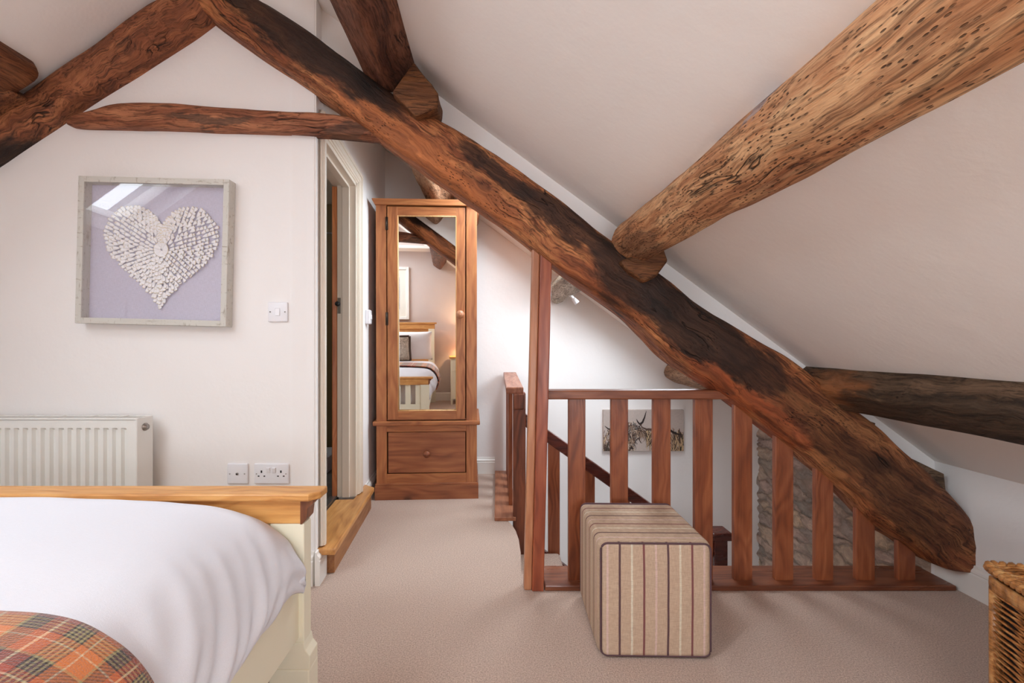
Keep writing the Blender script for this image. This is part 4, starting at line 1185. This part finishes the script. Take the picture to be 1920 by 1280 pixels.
# local: corner at origin, x to the right (back side), -y toward the camera (left side)
bw, bl, bh = .40, .52, .424
def perim(c=.025, inset=0.0, n=7):
    pts = []
    w0, w1, l0, l1 = inset, bw-inset, -bl+inset, -inset
    for (cx, cy, a0) in ((w1-c, l1-c, 0), (w0+c, l1-c, 90), (w0+c, l0+c, 180), (w1-c, l0+c, 270)):
        for i in range(n+1):
            a = math.radians(a0+90*i/n); pts.append(Vector((cx+c*math.cos(a), cy+c*math.sin(a), 0)))
    return pts
def resample(pts, ds):
    out = []; P_ = pts+[pts[0]]
    tot = sum((b-a).length for a, b in zip(P_, P_[1:])); n = int(tot/ds); stp = tot/n; acc = 0; t = 0
    for a, b in zip(P_, P_[1:]):
        L = (b-a).length
        while t <= acc+L and len(out) < n:
            out.append((a.lerp(b, (t-acc)/L if L > 0 else 0), t)); t += stp
        acc += L
    return out, tot
pc, tot = resample(perim(inset=.012), .013)
mid_ = Vector((bw/2, -bl/2, 0))
bm = BM(); z = .03; row = 0
random.seed(9)
ns = int(round(tot/.105))
while z < bh-.055:
    pts = []
    tilt = random.uniform(-.0012, .0012)
    for p, t in pc:
        n_ = (p-mid_); n_ = Vector((math.copysign(1, n_.x) if abs(n_.x)/bw > abs(n_.y)/bl else 0, 0 if abs(n_.x)/bw > abs(n_.y)/bl else math.copysign(1, n_.y), 0))
        w_ = math.cos(2*math.pi*t/tot*ns/2+(row % 2)*math.pi)
        pts.append(p+n_*(.006*w_)+Vector((0, 0, z+tilt*math.sin(t*30+row)+.0012*noise.noise(Vector((t*14, row*3.1, 0))))))
    tube(bm, pts, .0030+random.uniform(-.0004, .0004), 6, closed=True)
    z += .0074 if (row % 14) else .0062
    row += 1
obj('woven_side', bm, M['wicker'], wk, True)
bm = BM()
for i in range(ns):
    t = tot*(i+.5)/ns
    p = min(pc, key=lambda q_: abs(q_[1]-t))[0]
    n_ = (p-mid_).normalized()*.006
    tube(bm, [p-n_+Vector((0, 0, .01)), p-n_+Vector((0, 0, bh-.05))], .0045, 8)
for cx, cy in ((.018, -.018), (bw-.018, -.018), (.018, -bl+.018), (bw-.018, -bl+.018)): tube(bm, [(cx, cy, 0), (cx, cy, bh-.05)], .012, 12)
obj('corner_stakes', bm, M['wicker_rim'], wk, True)
bm = BM(); pts = resample(perim(inset=.010), .03)[0]
ring = [p+Vector((0, 0, bh-.038)) for p, t in pts]
# wrapped band under the lid: flat strip with turns
bm = BM()
pb, tb_ = resample(perim(inset=.004), .004)
for k, (p, t) in enumerate(pb): pass
def band(bm, z0, z1, off, dz=.0):
    V = []
    for k, (p, t) in enumerate(pb):
        n_ = (p-mid_).normalized()
        b_ = .0018*abs(math.sin(t/.018*math.pi))
        V.append([bm.verts.new(p+n_*(off+b_+x)+Vector((0, 0, zz))) for x, zz in ((-.012, z0), (0, z0+.002), (.001, (z0+z1)/2), (0, z1-.002), (-.012, z1))])
    m_ = len(V)
    for k in range(m_):
        A, B = V[k], V[(k+1) % m_]
        for j in range(4): bm.faces.new((A[j], A[j+1], B[j+1], B[j])).smooth = True
    for k in range(m_):
        A, B = V[k], V[(k+1) % m_]; bm.faces.new((A[4], A[0], B[0], B[4]))
band(bm, bh-.055, bh-.020, .0)
bmesh.ops.recalc_face_normals(bm, faces=bm.faces)
obj('wrapped_rim', bm, M['wicker_rim'], wk)
bm = BM(); box(bm, .026, bw-.026, -bl+.026, -.026, .01, bh-.03, .01); obj('basket_core', bm, M['dark_in'], wk)  # plain dark box filling the basket behind the weave
lid = None
bm = BM()
# rope-like lid border
for s0 in range(2):
    pr_, tt_ = resample(perim(inset=.004+.0), .006)
    pts = []
    for p, t in pr_:
        n_ = (p-mid_).normalized(); a = 2*math.pi*t/.036+s0*math.pi
        pts.append(p+n_*(.0055*math.cos(a))+Vector((0, 0, bh+.002+.006*math.sin(a))))
    tube(bm, pts, .0085, 8, closed=True)
lid = obj('lid_border', bm, M['wicker_rim'], wk, True)
bm = BM()
ny = int((bl-.03)/.0075)
for i in range(ny):
    y = -.015-i*.0075
    pts = []
    for j in range(23):
        x = .012+(bw-.024)*j/22
        pts.append((x, y, bh+.006+.0035*math.cos(math.pi*j/22*8+(i % 2)*math.pi)))
    tube(bm, pts, .0036, 6)
obj('woven_lid', bm, M['wicker'], wk, True)

# ------------------------------------------------------------------ cattle canvas
cY = YB
ca, cb = P(1131, 845.5, cY-.025), P(1282, 768, cY-.025)
cv = thing('cattle_canvas', 'unframed canvas of two shaggy long-horned cows on the stairwell wall', 'picture', (ca.x, cY, ca.z))
CWd, CHt = cb.x-ca.x, cb.z-ca.z
bm = BM(); box(bm, 0, CWd, -.025, 0, 0, CHt, .002)
obj('canvas', bm, linen('canvas_grey', (196, 182, 174), 300, .06), cv)
cols = [(52, 40, 36), (92, 70, 60), (150, 124, 104), (196, 166, 130), (112, 108, 104), (60, 58, 40), (214, 196, 176)]
cm = [plain('ink_%d' % i, c, .8) for i, c in enumerate(cols)]
bm = BM(); random.seed(12); lay = [0]
def stroke(pts, w, mi):
    lay[0] += 1; y = -.0252-.0000015*lay[0]
    L = []; R_ = []
    for i, (x, z) in enumerate(pts):
        a = pts[max(i-1, 0)]; b = pts[min(i+1, len(pts)-1)]
        dx, dz = b[0]-a[0], b[1]-a[1]; l_ = math.hypot(dx, dz) or 1; k = w*(1-(i/(len(pts)-1))**2*.85)
        f = lambda x_, z_: bm.verts.new((min(max(x_, 0), 1.94)*CHt if False else min(max(x_*CHt, .001), CWd-.001), y, min(max(z_*CHt, .001), CHt-.001)))
        L.append(f(x-dz/l_*k, z+dx/l_*k)); R_.append(f(x+dz/l_*k, z-dx/l_*k))
    for i in range(len(pts)-1):
        fc = bm.faces.new((L[i], L[i+1], R_[i+1], R_[i])); fc.material_index = mi
def fur(cx, cz, rx, rz, n, ang, spread, ln, w, pal):
    for _ in range(n):
        r = random.random()**.5; t = random.random()*2*math.pi
        x, z = cx+rx*r*math.cos(t), cz+rz*r*math.sin(t)
        a = ang+random.uniform(-spread, spread); c = random.uniform(-.8, .8); pts = []
        for i in range(5):
            pts.append((x, z)); x += ln/4*math.cos(a); z += ln/4*math.sin(a); a += c*.25
        stroke(pts, w*random.uniform(.6, 1.2), random.choice(pal))
# units: canvas height = 1, width about 1.95; strokes for bodies, heads, horns
fur(.14, .25, .22, .32, 130, -1.7, .5, .22, .010, [1, 2, 3, 2, 6, 1]); fur(.14, .08, .2, .14, 60, -1.6, .4, .16, .012, [5, 0, 1])
fur(.42, .40, .20, .30, 120, -1.8, .6, .2, .010, [0, 1, 2, 4]); fur(.72, .50, .22, .22, 190, -2.2, 1.2, .17, .010, [0, 1, 2, 4, 6, 1]); fur(.62, .22, .13, .22, 120, -1.6, .8, .14, .010, [0, 1, 4, 2, 6])
fur(.95, .47, .16, .10, 60, -.9, .7, .16, .009, [1, 2, 0, 2]); fur(1.12, .42, .10, .16, 80, -1.4, .5, .26, .010, [5, 1, 3, 0, 3]); fur(1.3, .45, .14, .2, 110, -1.5, .6, .3, .011, [3, 2, 3, 1, 5])
fur(1.6, .35, .18, .26, 110, -1.5, .5, .26, .011, [1, 3, 2, 0]); fur(1.84, .25, .14, .3, 130, -1.5, .4, .26, .012, [3, 0, 1, 3, 5])
def horn(pts, w, mi=0):
    out = []
    for i in range(13):
        t = i/12*(len(pts)-1); k = min(int(t), len(pts)-2); f = t-k
        out.append((pts[k][0]*(1-f)+pts[k+1][0]*f, pts[k][1]*(1-f)+pts[k+1][1]*f))
    stroke(out, w, mi)
horn([(.40, .50), (.24, .51), (.12, .54), (.04, .61)], .022); horn([(.88, .64), (.95, .70), (1.00, .82), (1.04, .97)], .026); horn([(.92, .62), (.84, .70), (.80, .78)], .02)
horn([(1.16, .52), (1.04, .53), (.95, .57), (.88, .66)], .024, 1); horn([(1.62, .50), (1.74, .43), (1.85, .40), (1.94, .40)], .026)
stroke([(.60, .20), (.66, .22), (.72, .18)], .04, 2); stroke([(.64, .205), (.66, .20), (.68, .19)], .016, 0); stroke([(.66, .10), (.70, .07), (.74, .06)], .03, 0)
obj('cow_print', bm, cm, cv)
# small lamp stub hanging from the limed purlin
sl_ = thing('ceiling_spotlight', 'tiny white spotlight fixed under the whitewashed purlin stub', 'lamp', tuple(P(1080, 562, 3.0)))
bm = BM(); tube(bm, [(-.055, 0, .05), (-.01, 0, .0)], .010, 10); obj('lamp_arm', bm, M['white'], sl_)
bm = BM(); tube(bm, [(-.018, 0, .008), (.008, 0, -.022)], [.014, .018], 14); obj('lamp_head', bm, M['white'], sl_)

for o in C.objects:
    if o.parent is None and 'label' in o:
        n0 = o.name.split('.')[0]
        g = {'purlin_beam': 'purlins under the roof slopes', 'rafter_beam': 'rafters of the oak roof truss', 'timber_cleat': 'wooden blocks under the purlins', 'pillow': 'white pillows at the bed head',
             'newel_post': 'newel posts of the stairs'}.get(n0)
        if g: o['group'] = g
# ------------------------------------------------------------------ world, camera, output
w = bpy.data.worlds.new('World'); SC.world = w; w.use_nodes = True
nt_ = w.node_tree; nt_.nodes.clear()
bg = nt_.nodes.new('ShaderNodeBackground'); ow = nt_.nodes.new('ShaderNodeOutputWorld')
bg.inputs[0].default_value = (.9, .95, 1.0, 1); bg.inputs[1].default_value = 2.0
nt_.links.new(bg.outputs[0], ow.inputs[0])
cd = bpy.data.cameras.new('Camera'); cam = bpy.data.objects.new('Camera', cd); C.objects.link(cam)
cam.location = (0, 0, H); cam.rotation_euler = (math.radians(90), 0, 0)
cd.sensor_fit = 'HORIZONTAL'; cd.sensor_width = 36; cd.lens = F/1920*36
cd.shift_x = 30/1920; cd.shift_y = 10/1920; cd.clip_start = .02
SC.camera = cam
SC.view_settings.view_transform = 'Standard'; SC.view_settings.look = 'None'
SC.view_settings.exposure = 0.0; SC.view_settings.gamma = 1; SC.view_settings.use_curve_mapping = False
SC.cycles.use_denoising = True
SC.cycles.max_bounces = 12; SC.cycles.diffuse_bounces = 8; SC.cycles.sample_clamp_indirect = 6
